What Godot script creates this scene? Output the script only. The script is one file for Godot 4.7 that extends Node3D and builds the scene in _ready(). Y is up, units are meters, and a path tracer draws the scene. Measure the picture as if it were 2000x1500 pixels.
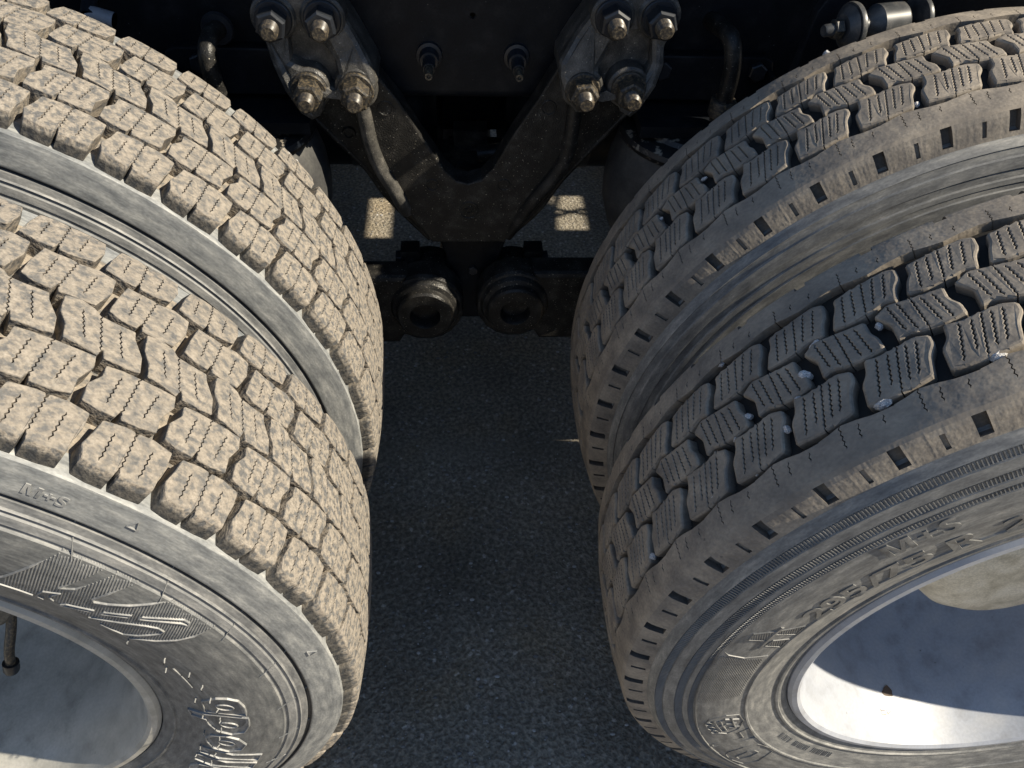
extends Node3D
# A close view between the dual wheels of a truck's tandem axle: four dusty tyres, the black
# suspension bracket on the frame rail behind them and the asphalt below. Metres, y up; z = 0 is the
# middle of the outer tyres, +z points out of the truck's side.

const AXLE_Y := 0.49       # height of the axles
const GROUND := -0.009
const R := 0.507           # radius that lengths along the tread are measured on
const R_LEFT := 0.516      # tyre radius at the crown: nearly new on the left, worn on the right
const R_RIGHT := 0.498
const WHEEL_X := 0.6453     # half of the distance between the two axles
const DUAL := 0.326        # from the outer tyre's middle to the inner one's
const PITCH := 7.5         # degrees of one repeat of the tread, as drawn
const PITCH_RIGHT := 360.0 / 47.0

var used := {}
var M := {}
var none: Callable
var rng := RandomNumberGenerator.new()
var stretch := 1.0         # of the tread pattern along the turn
var spin := 0.0            # turn of the sidewall's marks, degrees


func _ready() -> void:
	rng.seed = 7
	# --- camera
	var cam := Camera3D.new()
	cam.name = "camera"
	cam.transform = Transform3D(Basis(Vector3(0.99711979, 0.04558308, 0.06061611), Vector3(0.01304558, 0.68423874, -0.72914138), Vector3(-0.0747124, 0.72783207, 0.68167333)).orthonormalized(), Vector3(-0.0315, 1.3245, 0.4783))
	cam.fov = 51.185
	cam.near = 0.02
	cam.far = 300.0
	add_child(cam)
	cam.current = true
	# --- sky, exposure
	var sky_mat := ProceduralSkyMaterial.new()
	sky_mat.sky_top_color = Color(0.35, 0.455, 0.60)
	sky_mat.sky_horizon_color = Color(0.72, 0.76, 0.81)
	sky_mat.sky_curve = 0.12
	sky_mat.ground_horizon_color = Color(0.42, 0.41, 0.40)
	sky_mat.ground_bottom_color = Color(0.22, 0.21, 0.20)
	sky_mat.sky_energy_multiplier = 0.92
	var sky := Sky.new()
	sky.sky_material = sky_mat
	var env := Environment.new()
	env.background_mode = Environment.BG_SKY
	env.sky = sky
	env.tonemap_mode = Environment.TONE_MAPPER_LINEAR
	env.tonemap_exposure = 1.68
	env.sdfgi_enabled = true
	env.ssao_enabled = true
	env.ssil_enabled = true
	var we := WorldEnvironment.new()
	we.name = "world_environment"
	we.environment = env
	add_child(we)
	# --- sun: from the right, 39 degrees high, a little from the camera's side
	var sun := DirectionalLight3D.new()
	sun.name = "sun"
	sun.basis = Basis.looking_at(Vector3(-0.777, -0.629, -0.139).normalized(), Vector3.UP)
	sun.light_energy = 1.6
	sun.light_color = Color(1.0, 0.955, 0.87)
	sun.light_angular_distance = 0.5
	sun.shadow_enabled = true
	add_child(sun)
	# --- the scene
	materials()
	ground()
	chassis()
	wheels()
	pebbles()


# ------------------------------------------------------------------ names, nodes

func numbered(called: String) -> String:
	var n: int = used.get(called, 0)
	used[called] = n + 1
	return called if n == 0 else "%s_%03d" % [called, n]


func thing(called: String, label: String, category: String, at: Vector3, group := "") -> Node3D:
	var o := Node3D.new()
	o.name = numbered(called)
	o.position = at
	add_child(o, true)
	return tag(o, label, category, group)


# the chassis was measured from a slightly different viewpoint; this brings each assembly to its true place and size
func settle(o: Node3D) -> void:
	var y0 := -0.0502 + 0.083 * (o.position.z + 0.605)
	o.position = Vector3(0.0112 + 0.962 * o.position.x, y0 + 1.0066 * o.position.y, o.position.z)
	o.scale = Vector3(0.962, 1.0066, 1.0)
	if o.get_meta("category") == "bracket":
		o.position += Vector3(-0.0080, 0.004, 0.0)
		o.scale.x = 0.982


func tag(o: Node3D, label: String, category: String, group := "") -> Node3D:
	o.set_meta("label", label)
	o.set_meta("category", category)
	if group != "":
		o.set_meta("group", group)
	return o


func put(called: String, mesh: Mesh, m: Material, parent: Node3D = null) -> MeshInstance3D:
	var o := MeshInstance3D.new()
	o.mesh = mesh
	if m:
		o.material_override = m
	if parent == null or parent == self:
		o.name = numbered(called)
		add_child(o, true)
	else:
		var n := 0
		if not parent.has_meta("_n"):
			parent.set_meta("_n", {})
		var d: Dictionary = parent.get_meta("_n")
		n = d.get(called, 0)
		d[called] = n + 1
		o.name = called if n == 0 else "%s_%03d" % [called, n]
		parent.add_child(o, true)
	return o


func tool() -> SurfaceTool:
	var st := SurfaceTool.new()
	st.begin(Mesh.PRIMITIVE_TRIANGLES)
	st.set_smooth_group(-1)
	st.set_color(Color.WHITE)
	return st


func done(st: SurfaceTool) -> ArrayMesh:
	st.generate_normals()
	return st.commit()


# ------------------------------------------------------------------ textures, materials

func grain(size_x: int, size_y: int, freq: float, seed_: int, type := FastNoiseLite.TYPE_SIMPLEX_SMOOTH, octaves := 4, gain := 0.5) -> PackedByteArray:
	var n := FastNoiseLite.new()
	n.seed = seed_
	n.noise_type = type
	n.frequency = freq
	n.fractal_octaves = octaves
	n.fractal_gain = gain
	if type == FastNoiseLite.TYPE_CELLULAR:
		n.cellular_return_type = FastNoiseLite.RETURN_CELL_VALUE
		n.fractal_type = FastNoiseLite.FRACTAL_NONE
		n.cellular_jitter = 1.0
	return n.get_seamless_image(size_x, size_y).get_data()


func ramp(stops: Array) -> PackedByteArray:       # 256 colours from [position, Color] stops
	var g := Gradient.new()
	g.offsets = PackedFloat32Array(stops.map(func(s): return s[0]))
	g.colors = PackedColorArray(stops.map(func(s): return s[1]))
	var out := PackedByteArray()
	for i in 256:
		var c := g.sample(i / 255.0)
		out.append_array([c.r8, c.g8, c.b8])
	return out


func picture(w: int, h: int, main: PackedByteArray, colours: PackedByteArray, fine: PackedByteArray, depth: float, specks: PackedByteArray = PackedByteArray(), limit := 255, speck := Color.WHITE) -> ImageTexture:
	var data := PackedByteArray()
	data.resize(w * h * 3)
	var has_specks := specks.size() > 0
	for i in w * h:
		var k := main[i] * 3
		var f := 1.0 + (fine[i] - 128) / 128.0 * depth
		var r := colours[k] * f
		var g := colours[k + 1] * f
		var b := colours[k + 2] * f
		if has_specks and specks[i] > limit:
			var t := minf(1.0, (specks[i] - limit) / 14.0)
			r = lerpf(r, speck.r8, t)
			g = lerpf(g, speck.g8, t)
			b = lerpf(b, speck.b8, t)
		data[i * 3] = clampi(int(r), 0, 255)
		data[i * 3 + 1] = clampi(int(g), 0, 255)
		data[i * 3 + 2] = clampi(int(b), 0, 255)
	return ImageTexture.create_from_image(Image.create_from_data(w, h, false, Image.FORMAT_RGB8, data))


func grey(w: int, h: int, a: PackedByteArray) -> ImageTexture:
	return ImageTexture.create_from_image(Image.create_from_data(w, h, false, Image.FORMAT_L8, a))


func mat(called: String, tex: Texture2D, metres: float, rough: float, bump: Texture2D = null, bump_cm := 0.0, tint := Color.WHITE) -> StandardMaterial3D:
	var m := StandardMaterial3D.new()
	m.resource_name = called
	m.albedo_color = tint
	m.roughness = rough
	m.albedo_texture = tex
	if metres > 0.0:
		m.uv1_triplanar = true
		m.uv1_world_triplanar = true
		m.uv1_triplanar_sharpness = 4.0
		m.uv1_scale = Vector3.ONE / metres
	if bump:
		m.heightmap_enabled = true
		m.heightmap_texture = bump
		m.heightmap_scale = bump_cm
	M[called] = m
	return m


func materials() -> void:
	var s := 512
	var fine := grain(s, s, 0.11, 3, FastNoiseLite.TYPE_SIMPLEX, 3, 0.7)
	var blotch := grain(s, s, 0.035, 11, FastNoiseLite.TYPE_SIMPLEX_SMOOTH, 4, 0.62)
	var soft := grain(s, s, 0.012, 23, FastNoiseLite.TYPE_SIMPLEX_SMOOTH, 5, 0.55)
	var dots := grain(s, s, 0.06, 31, FastNoiseLite.TYPE_SIMPLEX_SMOOTH, 1)
	var cells := grain(s, s, 0.09, 41, FastNoiseLite.TYPE_CELLULAR, 1)
	var fine_t := grey(s, s, fine)
	var blotch_t := grey(s, s, blotch)
	# left tread: dried tan mud with grey rubber rubbed through in small flecks
	var tan := picture(s, s, blotch, ramp([[0.0, Color(0.33, 0.328, 0.325)], [0.33, Color(0.40, 0.392, 0.38)], [0.45, Color(0.51, 0.478, 0.435)], [0.6, Color(0.565, 0.527, 0.475)], [1.0, Color(0.64, 0.602, 0.55)]]), fine, 0.14)
	var t := mat("tan_tread", tan, 0.18, 0.93, blotch_t, 0.12)
	t.vertex_color_use_as_albedo = true
	# right tread: worn black rubber under a thin brown dust
	var brown := picture(s, s, soft, ramp([[0.0, Color(0.42, 0.395, 0.365)], [0.4, Color(0.51, 0.475, 0.43)], [0.65, Color(0.565, 0.525, 0.47)], [1.0, Color(0.63, 0.585, 0.52)]]), fine, 0.10, dots, 240, Color(0.36, 0.345, 0.33))
	t = mat("brown_tread", brown, 0.30, 0.88, blotch_t, 0.05)
	t.vertex_color_use_as_albedo = true
	mat("groove_rubber", brown, 0.30, 0.85, blotch_t, 0.05, Color(0.30, 0.30, 0.31))
	# sidewalls, streaked along the turn (they have their own UVs)
	var long := stretched(96, 512, 1024, 0.05, 51)
	var long2 := stretched(170, 512, 1024, 0.03, 57)
	var wide := stretched(560, 512, 1024, 0.022, 59)
	var both := PackedByteArray()
	both.resize(1024 * 512)
	for i in 1024 * 512:
		both[i] = clampi(int(128 + (long[i] - 128) * 0.34 + (wide[i] - 128) * 0.85), 0, 255)
	var fine2 := grain(1024, 512, 0.09, 61, FastNoiseLite.TYPE_SIMPLEX, 3, 0.7)
	var side := picture(1024, 512, both, ramp([[0.0, Color(0.40, 0.41, 0.42)], [0.4, Color(0.56, 0.565, 0.565)], [0.65, Color(0.65, 0.65, 0.64)], [1.0, Color(0.80, 0.79, 0.765)]]), fine2, 0.10)
	t = mat("left_sidewall", side, 0.0, 0.62, null, 0.0)
	t.vertex_color_use_as_albedo = true
	for i in 1024 * 512:
		both[i] = clampi(int(128 + (long2[i] - 128) * 0.36 + (wide[i] - 128) * 0.7), 0, 255)
	var side2 := picture(1024, 512, both, ramp([[0.0, Color(0.33, 0.33, 0.335)], [0.45, Color(0.47, 0.47, 0.465)], [0.7, Color(0.56, 0.555, 0.54)], [1.0, Color(0.70, 0.68, 0.65)]]), fine2, 0.10)
	t = mat("right_sidewall", side2, 0.0, 0.6, null, 0.0)
	t.vertex_color_use_as_albedo = true
	mat("left_moulding", side, 0.4, 0.5, null, 0.0, Color(0.86, 0.86, 0.86))
	mat("right_moulding", side2, 0.4, 0.5, null, 0.0, Color(0.88, 0.88, 0.88))
	# asphalt: grey binder with pale and dark chips
	var a := 1024
	var chips := grain(a, a, 0.20, 71, FastNoiseLite.TYPE_CELLULAR, 1)
	var rough := grain(a, a, 0.10, 73, FastNoiseLite.TYPE_SIMPLEX, 4, 0.65)
	var road := picture(a, a, chips, ramp([[0.0, Color(0.495, 0.468, 0.42)], [0.60, Color(0.535, 0.507, 0.455)], [0.88, Color(0.565, 0.537, 0.485)], [0.97, Color(0.60, 0.57, 0.52)], [1.0, Color(0.72, 0.70, 0.665)]]), rough, 0.30)
	mat("asphalt", road, 1.3, 0.95, grey(a, a, rough), 0.35).vertex_color_use_as_albedo = true
	# black paint: smooth, with dust and pale specks; and rough black castings
	var speck := grain(s, s, 0.10, 81, FastNoiseLite.TYPE_SIMPLEX_SMOOTH, 2, 0.5)
	var paint := picture(s, s, soft, ramp([[0.0, Color(0.082, 0.092, 0.11)], [0.6, Color(0.108, 0.118, 0.134)], [1.0, Color(0.16, 0.163, 0.17)]]), fine, 0.12, speck, 233, Color(0.55, 0.53, 0.49))
	mat("black_paint", paint, 0.30, 0.42, blotch_t, 0.02).metallic_specular = 0.28
	var cast := picture(s, s, soft, ramp([[0.0, Color(0.10, 0.10, 0.10)], [0.5, Color(0.15, 0.147, 0.14)], [1.0, Color(0.26, 0.25, 0.235)]]), fine, 0.22, speck, 212, Color(0.72, 0.69, 0.62))
	mat("black_casting", cast, 0.22, 0.40, fine_t, 0.05).metallic_specular = 0.38
	mat("dusty_casting", picture(s, s, soft, ramp([[0.0, Color(0.19, 0.187, 0.182)], [0.5, Color(0.29, 0.283, 0.268)], [1.0, Color(0.43, 0.413, 0.388)]]), fine, 0.2, speck, 218, Color(0.80, 0.77, 0.70)), 0.20, 0.33, fine_t, 0.04)
	mat("worn_steel", picture(s, s, soft, ramp([[0.0, Color(0.18, 0.185, 0.19)], [0.5, Color(0.26, 0.265, 0.27)], [1.0, Color(0.38, 0.37, 0.355)]]), fine, 0.12, speck, 225, Color(0.66, 0.62, 0.54)), 0.15, 0.38)
	mat("dark_steel", paint, 0.25, 0.38, null, 0.0, Color(1.25, 1.25, 1.25))
	var rust := picture(s, s, blotch, ramp([[0.0, Color(0.12, 0.117, 0.112)], [0.47, Color(0.20, 0.19, 0.175)], [0.64, Color(0.36, 0.32, 0.255)], [1.0, Color(0.50, 0.44, 0.33)]]), fine, 0.2)
	mat("dusty_steel", rust, 0.11, 0.5, fine_t, 0.02)
	mat("stud_steel", picture(s, s, blotch, ramp([[0.0, Color(0.12, 0.115, 0.11)], [0.48, Color(0.24, 0.222, 0.20)], [0.7, Color(0.40, 0.36, 0.29)], [1.0, Color(0.52, 0.45, 0.35)]]), fine, 0.15), 0.10, 0.4)
	# chipped paint: black over bare grey-white patches
	var chip := picture(s, s, blotch, ramp([[0.0, Color(0.10, 0.10, 0.105)], [0.66, Color(0.12, 0.12, 0.122)], [0.675, Color(0.50, 0.47, 0.42)], [1.0, Color(0.60, 0.57, 0.52)]]), fine, 0.12)
	mat("chipped_paint", chip, 0.45, 0.45)
	mat("bellows_rubber", picture(s, s, soft, ramp([[0.0, Color(0.20, 0.20, 0.205)], [0.5, Color(0.28, 0.28, 0.275)], [1.0, Color(0.38, 0.37, 0.35)]]), fine, 0.1), 0.4, 0.6)
	# rims
	var silver := picture(s, s, soft, ramp([[0.0, Color(0.56, 0.565, 0.58)], [0.45, Color(0.635, 0.65, 0.68)], [1.0, Color(0.68, 0.685, 0.695)]]), fine, 0.04, dots, 244, Color(0.35, 0.34, 0.33))
	mat("white_rim", silver, 0.35, 0.42)
	var dull := picture(s, s, soft, ramp([[0.0, Color(0.56, 0.555, 0.53)], [0.45, Color(0.68, 0.672, 0.64)], [1.0, Color(0.74, 0.73, 0.70)]]), fine, 0.05, dots, 248, Color(0.3, 0.3, 0.3))
	mat("grey_rim", dull, 0.35, 0.4)
	mat("cream_hub", picture(s, s, soft, ramp([[0.0, Color(0.66, 0.625, 0.54)], [0.5, Color(0.82, 0.785, 0.70)], [1.0, Color(0.88, 0.85, 0.78)]]), fine, 0.1), 0.25, 0.45)
	mat("grey_hub", picture(s, s, blotch, ramp([[0.0, Color(0.22, 0.22, 0.21)], [0.6, Color(0.34, 0.34, 0.32)], [1.0, Color(0.45, 0.40, 0.34)]]), fine, 0.15), 0.2, 0.6)
	mat("sticker_paper", null, 0.0, 0.6, null, 0.0, Color(0.95, 0.94, 0.90))
	mat("sticker_ink", null, 0.0, 0.6, null, 0.0, Color(0.45, 0.43, 0.42))
	mat("stain", null, 0.0, 0.6, null, 0.0, Color(0.36, 0.28, 0.21))
	var stone := picture(s, s, cells, ramp([[0.0, Color(0.55, 0.55, 0.56)], [0.5, Color(0.74, 0.73, 0.72)], [1.0, Color(0.86, 0.84, 0.81)]]), fine, 0.3)
	mat("pale_stone", stone, 0.05, 0.8, fine_t, 0.05)
	t = mat("chip_stone", null, 0.0, 0.9)
	t.vertex_color_use_as_albedo = true


func stretched(w: int, h: int, to: int, freq: float, seed_: int) -> PackedByteArray:
	var n := FastNoiseLite.new()
	n.seed = seed_
	n.noise_type = FastNoiseLite.TYPE_SIMPLEX_SMOOTH
	n.frequency = freq
	n.fractal_octaves = 5
	n.fractal_gain = 0.6
	var im := n.get_seamless_image(w, h)
	im.resize(to, h, Image.INTERPOLATE_CUBIC)
	return im.get_data()


# ------------------------------------------------------------------ shapes

func tri(st: SurfaceTool, a: Vector3, b: Vector3, c: Vector3) -> void:   # seen anticlockwise
	st.add_vertex(a)
	st.add_vertex(c)
	st.add_vertex(b)


func quad(st: SurfaceTool, a: Vector3, b: Vector3, c: Vector3, d: Vector3) -> void:
	tri(st, a, b, c)
	tri(st, a, c, d)


func box(st: SurfaceTool, lo: Vector3, hi: Vector3) -> void:
	var p := [Vector3(lo.x, lo.y, lo.z), Vector3(hi.x, lo.y, lo.z), Vector3(hi.x, hi.y, lo.z), Vector3(lo.x, hi.y, lo.z), Vector3(lo.x, lo.y, hi.z), Vector3(hi.x, lo.y, hi.z), Vector3(hi.x, hi.y, hi.z), Vector3(lo.x, hi.y, hi.z)]
	for f in [[4, 5, 6, 7], [1, 0, 3, 2], [5, 1, 2, 6], [0, 4, 7, 3], [7, 6, 2, 3], [0, 1, 5, 4]]:
		quad(st, p[f[0]], p[f[1]], p[f[2]], p[f[3]])


func xy(a: Array) -> PackedVector2Array:          # flat list of metres -> points in millimetres
	var out := PackedVector2Array()
	for i in range(0, a.size(), 2):
		out.append(Vector2(a[i], a[i + 1]) * 1000.0)
	return out


func area(p: PackedVector2Array) -> float:
	var s := 0.0
	for i in p.size():
		s += p[i].cross(p[(i + 1) % p.size()])
	return s / 2.0


func ccw(p: PackedVector2Array) -> PackedVector2Array:
	if area(p) < 0.0:
		p.reverse()
	return p


# A polygon in millimetres raised into a block. rings: [inset, height] from the top face down; to: (point, height, ring) -> Vector3;
# weigh: how much of the inset a point gets (0 keeps a point where two halves stay joined).
func block(st: SurfaceTool, p: PackedVector2Array, rings: Array, to: Callable, weigh: Callable = none, tint: Callable = none) -> void:
	p = ccw(p)
	var n := p.size()
	var idx := Geometry2D.triangulate_polygon(p)
	var inward := PackedVector2Array()
	var w := PackedFloat32Array()
	for i in n:
		w.append(weigh.call(p[i]) if weigh.is_valid() else 1.0)
	for i in n:
		var d0 := (p[i] - p[(i + n - 1) % n]).normalized()
		var d1 := (p[(i + 1) % n] - p[i]).normalized()
		# where a joined edge meets the outline, only the outline draws in
		if w[i] == 1.0 and w[(i + n - 1) % n] < 1.0 and w[(i + 1) % n] == 1.0:
			d0 = d1
		elif w[i] == 1.0 and w[(i + 1) % n] < 1.0 and w[(i + n - 1) % n] == 1.0:
			d1 = d0
		var m := Vector2(-d0.y, d0.x) + Vector2(-d1.y, d1.x)
		if m.length() < 0.3:
			m = m.normalized() * 0.3
		inward.append(m * (2.0 / maxf(m.length_squared(), 1.0)))
	var at := []
	var hue := []
	for k in rings.size():
		var row := PackedVector3Array()
		var tone := PackedColorArray()
		for i in n:
			var inset: float = rings[k][0]
			var h: float = rings[k][1]
			if inset > 0.0:
				inset *= w[i]
			if w[i] == 0.0 and k < rings.size() - 1:
				h = 0.0
			elif w[i] < 1.0 and k > 0 and k < rings.size() - 1 and h > -4.0:
				h *= maxf(w[i], 0.35)
			var q := p[i] + inward[i] * inset
			row.append(to.call(q, h, k))
			tone.append(tint.call(q, k) if tint.is_valid() else Color.WHITE)
		at.append(row)
		hue.append(tone)
	for j in range(0, idx.size(), 3):
		var a := idx[j]
		var b := idx[j + 1]
		var c := idx[j + 2]
		if (p[b] - p[a]).cross(p[c] - p[a]) < 0.0:
			b = idx[j + 2]
			c = idx[j + 1]
		for i in [a, c, b]:
			st.set_color(hue[0][i])
			st.add_vertex(at[0][i])
	for k in rings.size() - 1:
		for i in n:
			var e := (i + 1) % n
			for g in [[k, i], [k + 1, e], [k + 1, i], [k, i], [k, e], [k + 1, e]]:
				st.set_color(hue[g[0]][g[1]])
				st.add_vertex(at[g[0]][g[1]])


func flat(z: float) -> Callable:
	return func(p: Vector2, h: float, _k: int): return Vector3(p.x / 1000.0, p.y / 1000.0, z + h / 1000.0)


func plate(st: SurfaceTool, pts: Array, z0: float, z1: float, bevel := 2.0) -> void:     # faces +z at z1
	var rings := [[bevel, 0.0], [bevel * 0.3, -bevel * 0.3], [0.0, -bevel], [0.0, (z0 - z1) * 1000.0]]
	block(st, xy(pts), rings, flat(z1))


# profile of [radius, along, (sharp)] turned about an axis; where: its frame (z along the axis)
func lathe(st: SurfaceTool, prof: Array, seg: int, where := Transform3D.IDENTITY, uv := Vector2(1, 1), from := 0.0, to := TAU) -> void:
	var n := prof.size()
	var norm := []
	var run := [0.0]
	for i in n - 1:
		var d := Vector2(prof[i + 1][0] - prof[i][0], prof[i + 1][1] - prof[i][1])
		norm.append(Vector2(d.y, -d.x).normalized())
		run.append(run[i] + d.length())
	for i in n - 1:
		var n0: Vector2 = norm[i]
		var n1: Vector2 = norm[i]
		if i > 0 and norm[i - 1].dot(norm[i]) > 0.86:
			n0 = (norm[i - 1] + norm[i]).normalized()
		if i < n - 2 and norm[i + 1].dot(norm[i]) > 0.86:
			n1 = (norm[i + 1] + norm[i]).normalized()
		var c0: Color = prof[i][2] if prof[i].size() > 2 else Color.WHITE
		var c1: Color = prof[i + 1][2] if prof[i + 1].size() > 2 else Color.WHITE
		for k in seg:
			var t0 := from + (to - from) * k / seg
			var t1 := from + (to - from) * (k + 1) / seg
			var corner := [[i, t0, n0, c0], [i + 1, t0, n1, c1], [i + 1, t1, n1, c1], [i, t1, n0, c0]]
			for q in [0, 1, 2, 0, 2, 3]:
				var v: Array = corner[q]
				var c := cos(v[1])
				var s := sin(v[1])
				st.set_color(v[3])
				st.set_uv(Vector2(v[1] / TAU * uv.x, run[v[0]] * uv.y))
				st.set_normal((where.basis * Vector3(v[2].x * c, v[2].x * s, v[2].y)).normalized())
				st.add_vertex(where * Vector3(prof[v[0]][0] * c, prof[v[0]][0] * s, prof[v[0]][1]))


func turned(prof: Array, seg: int, where := Transform3D.IDENTITY) -> ArrayMesh:
	var st := SurfaceTool.new()     # prof: from the front's middle outwards and back
	st.begin(Mesh.PRIMITIVE_TRIANGLES)
	prof = prof.duplicate()
	prof.reverse()
	lathe(st, prof, seg, where)
	return st.commit()


func axis(at: Vector3, along: Vector3) -> Transform3D:
	var z := along.normalized()
	var x := (Vector3.UP if absf(z.y) < 0.9 else Vector3.RIGHT).cross(z).normalized()
	return Transform3D(Basis(x, z.cross(x), z), at)


func tube(points: Array, radii: Array, seg := 14) -> ArrayMesh:       # a bent pipe through points, smooth
	var st := SurfaceTool.new()
	st.begin(Mesh.PRIMITIVE_TRIANGLES)
	var rows := []
	var frame := axis(points[0], points[1] - points[0]).basis
	for i in points.size():
		var d: Vector3 = (points[mini(i + 1, points.size() - 1)] - points[maxi(i - 1, 0)]).normalized()
		var x := (frame.x - d * frame.x.dot(d)).normalized()
		frame = Basis(x, d.cross(x), d)
		var r: float = radii[mini(i, radii.size() - 1)]
		var row := []
		for k in seg + 1:
			var u := TAU * k / seg
			var nn: Vector3 = frame.x * cos(u) + frame.y * sin(u)
			row.append([points[i] + nn * r, nn])
		rows.append(row)
	for i in points.size() - 1:
		for k in seg:
			var q := [rows[i][k], rows[i][k + 1], rows[i + 1][k + 1], rows[i + 1][k]]
			for j in [0, 2, 1, 0, 3, 2]:
				st.set_normal(q[j][1])
				st.add_vertex(q[j][0])
	for e in [0, points.size() - 1]:
		var nn: Vector3 = (points[0] - points[1] if e == 0 else points[e] - points[e - 1]).normalized()
		for k in seg:
			for v in [points[e], rows[e][k][0], rows[e][k + 1][0]]:
				st.set_normal(nn)
				st.add_vertex(v)
	return st.commit()


func bend(points: Array, steps := 6) -> Array:      # a smooth curve through points
	var c := Curve3D.new()
	for i in points.size():
		var d: Vector3 = (points[mini(i + 1, points.size() - 1)] - points[maxi(i - 1, 0)]) / 6.0
		c.add_point(points[i], -d, d)
	var out := []
	for i in points.size() - 1:
		for k in steps:
			out.append(c.sample(i, float(k) / steps))
	out.append(points[-1])
	return out


# ------------------------------------------------------------------ ground

func ground() -> void:
	var st := tool()
	# one sheet to the horizon, with a finer middle that carries worn, oily and sandy patches
	var xs := [-90.0, -20.0, -4.0]
	var zs := [-90.0, -20.0, -4.0]
	for i in 61:
		xs.append(-0.9 + 0.03 * i)
	for i in 101:
		zs.append(-2.2 + 0.03 * i)
	xs.append_array([4.0, 20.0, 90.0])
	zs.append_array([4.0, 20.0, 90.0])
	var worn := FastNoiseLite.new()
	worn.seed = 91
	worn.frequency = 2.4
	worn.fractal_octaves = 4
	var tone := func(x: float, z: float) -> Color:
		var v := 0.88 + 0.42 * worn.get_noise_2d(x, z)
		var sand := clampf(worn.get_noise_2d(x * 1.7 + 40.0, z * 1.7) * 2.4 - 0.25, 0.0, 1.0)
		# dry mud fallen from the left tyres
		sand += 0.9 * exp(-pow((x + 0.30) / 0.10, 2.0)) * clampf(0.5 + 1.2 * worn.get_noise_2d(x * 4.0, z * 4.0 + 9.0), 0.0, 1.0)
		return Color(v, v, v).lerp(Color(1.0, 0.92, 0.80), clampf(sand, 0.0, 0.8))
	for i in xs.size() - 1:
		for k in zs.size() - 1:
			for c in [[i, k + 1], [i + 1, k], [i + 1, k + 1], [i, k + 1], [i, k], [i + 1, k]]:
				st.set_color(tone.call(xs[c[0]], zs[c[1]]) if absf(xs[c[0]]) < 5.0 and absf(zs[c[1]]) < 5.0 else Color(0.9, 0.9, 0.9))
				st.add_vertex(Vector3(xs[c[0]], GROUND, zs[c[1]]))
	var g := put("asphalt_ground", done(st), M.asphalt)
	g.set_meta("kind", "structure")
	g.set_meta("label", "dark grey asphalt with pale stone chips under the truck")
	# loose chips of stone lying on it
	var chip := SphereMesh.new()
	chip.radius = 1.0
	chip.height = 1.5
	chip.radial_segments = 6
	chip.rings = 3
	var mm := MultiMesh.new()
	mm.transform_format = MultiMesh.TRANSFORM_3D
	mm.use_colors = true
	mm.mesh = chip
	mm.instance_count = 5200
	for i in mm.instance_count:
		var s := 0.0012 + 0.0022 * pow(rng.randf(), 3.0)
		var p := Vector3(rng.randf_range(-0.55, 0.55), GROUND + s * 0.15, rng.randf_range(-2.0, 0.6))
		var b := Basis.from_euler(Vector3(rng.randf_range(-0.4, 0.4), rng.randf() * TAU, rng.randf_range(-0.4, 0.4))).scaled(Vector3(s * rng.randf_range(0.8, 1.7), s, s))
		mm.set_instance_transform(i, Transform3D(b, p))
		var v := lerpf(0.16, 0.45, pow(rng.randf(), 2.5))
		mm.set_instance_color(i, Color(v, v * 0.97, v * 0.93))
	var gravel := MultiMeshInstance3D.new()
	gravel.name = "gravel_chips"
	gravel.multimesh = mm
	gravel.material_override = M.chip_stone
	gravel.set_meta("kind", "stuff")
	gravel.set_meta("label", "tiny pale stone chips scattered over the dark asphalt")
	add_child(gravel)


# ------------------------------------------------------------------ tyres

func smooth_wave(i: int, amp: float) -> float:
	return amp if i % 2 == 0 else -amp


# line: [theta0, z0, theta1, z1, open0, open1, width mm, amplitude mm]; arc positions are relative to theta_ref
func sipe(line: Array, ref: float) -> Dictionary:
	var p := Vector2(deg_to_rad((line[0] - ref) * stretch) * R * 1000.0, line[1])
	var q := Vector2(deg_to_rad((line[2] - ref) * stretch) * R * 1000.0, line[3])
	var step := 2.4 / p.distance_to(q)
	var before := PackedVector2Array()
	var after := PackedVector2Array()
	var closed := []
	var t := -0.3
	var i := 1
	var last := p.lerp(q, t) + Vector2(0, -160.0 * signf(q.y - p.y))      # on past the block's edges, straight across
	before.append(last)
	after.append(last)
	while t < 1.3:
		var b := p.lerp(q, t)
		var inside: bool = t > line[4] and t < line[5]
		if inside:
			b.x += smooth_wave(i, line[7])
		var w: float = line[6] / 2.0 if inside else 0.0
		before.append(b - Vector2(w, 0))
		after.append(b + Vector2(w, 0))
		if i > 0 and not inside:
			closed.append([last, b])
		last = b
		t += step
		i += 1
	var end := p.lerp(q, 1.3) + Vector2(0, 160.0 * signf(q.y - p.y))
	before.append(end)
	after.append(end)
	closed.append([last, end])
	return {"before": before, "after": after, "closed": closed}


func near_line(p: Vector2, segs: Array) -> bool:
	for s in segs:
		if Geometry2D.get_closest_point_to_segment(p, s[0], s[1]).distance_to(p) < 0.06:
			return true
	return false


func on_edge(p: Vector2, poly: PackedVector2Array) -> bool:
	for i in poly.size():
		if Geometry2D.get_closest_point_to_segment(p, poly[i], poly[(i + 1) % poly.size()]).distance_to(p) < 0.08:
			return true
	return false


func rounded(p: PackedVector2Array, cut: float) -> PackedVector2Array:   # nips every corner
	var out := PackedVector2Array()
	for i in p.size():
		var a := p[(i + p.size() - 1) % p.size()]
		var c := p[(i + 1) % p.size()]
		var k := minf(cut, minf(p[i].distance_to(a), p[i].distance_to(c)) * 0.35)
		out.append(p[i].move_toward(a, k))
		out.append(p[i].move_toward(c, k))
	return out


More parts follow.
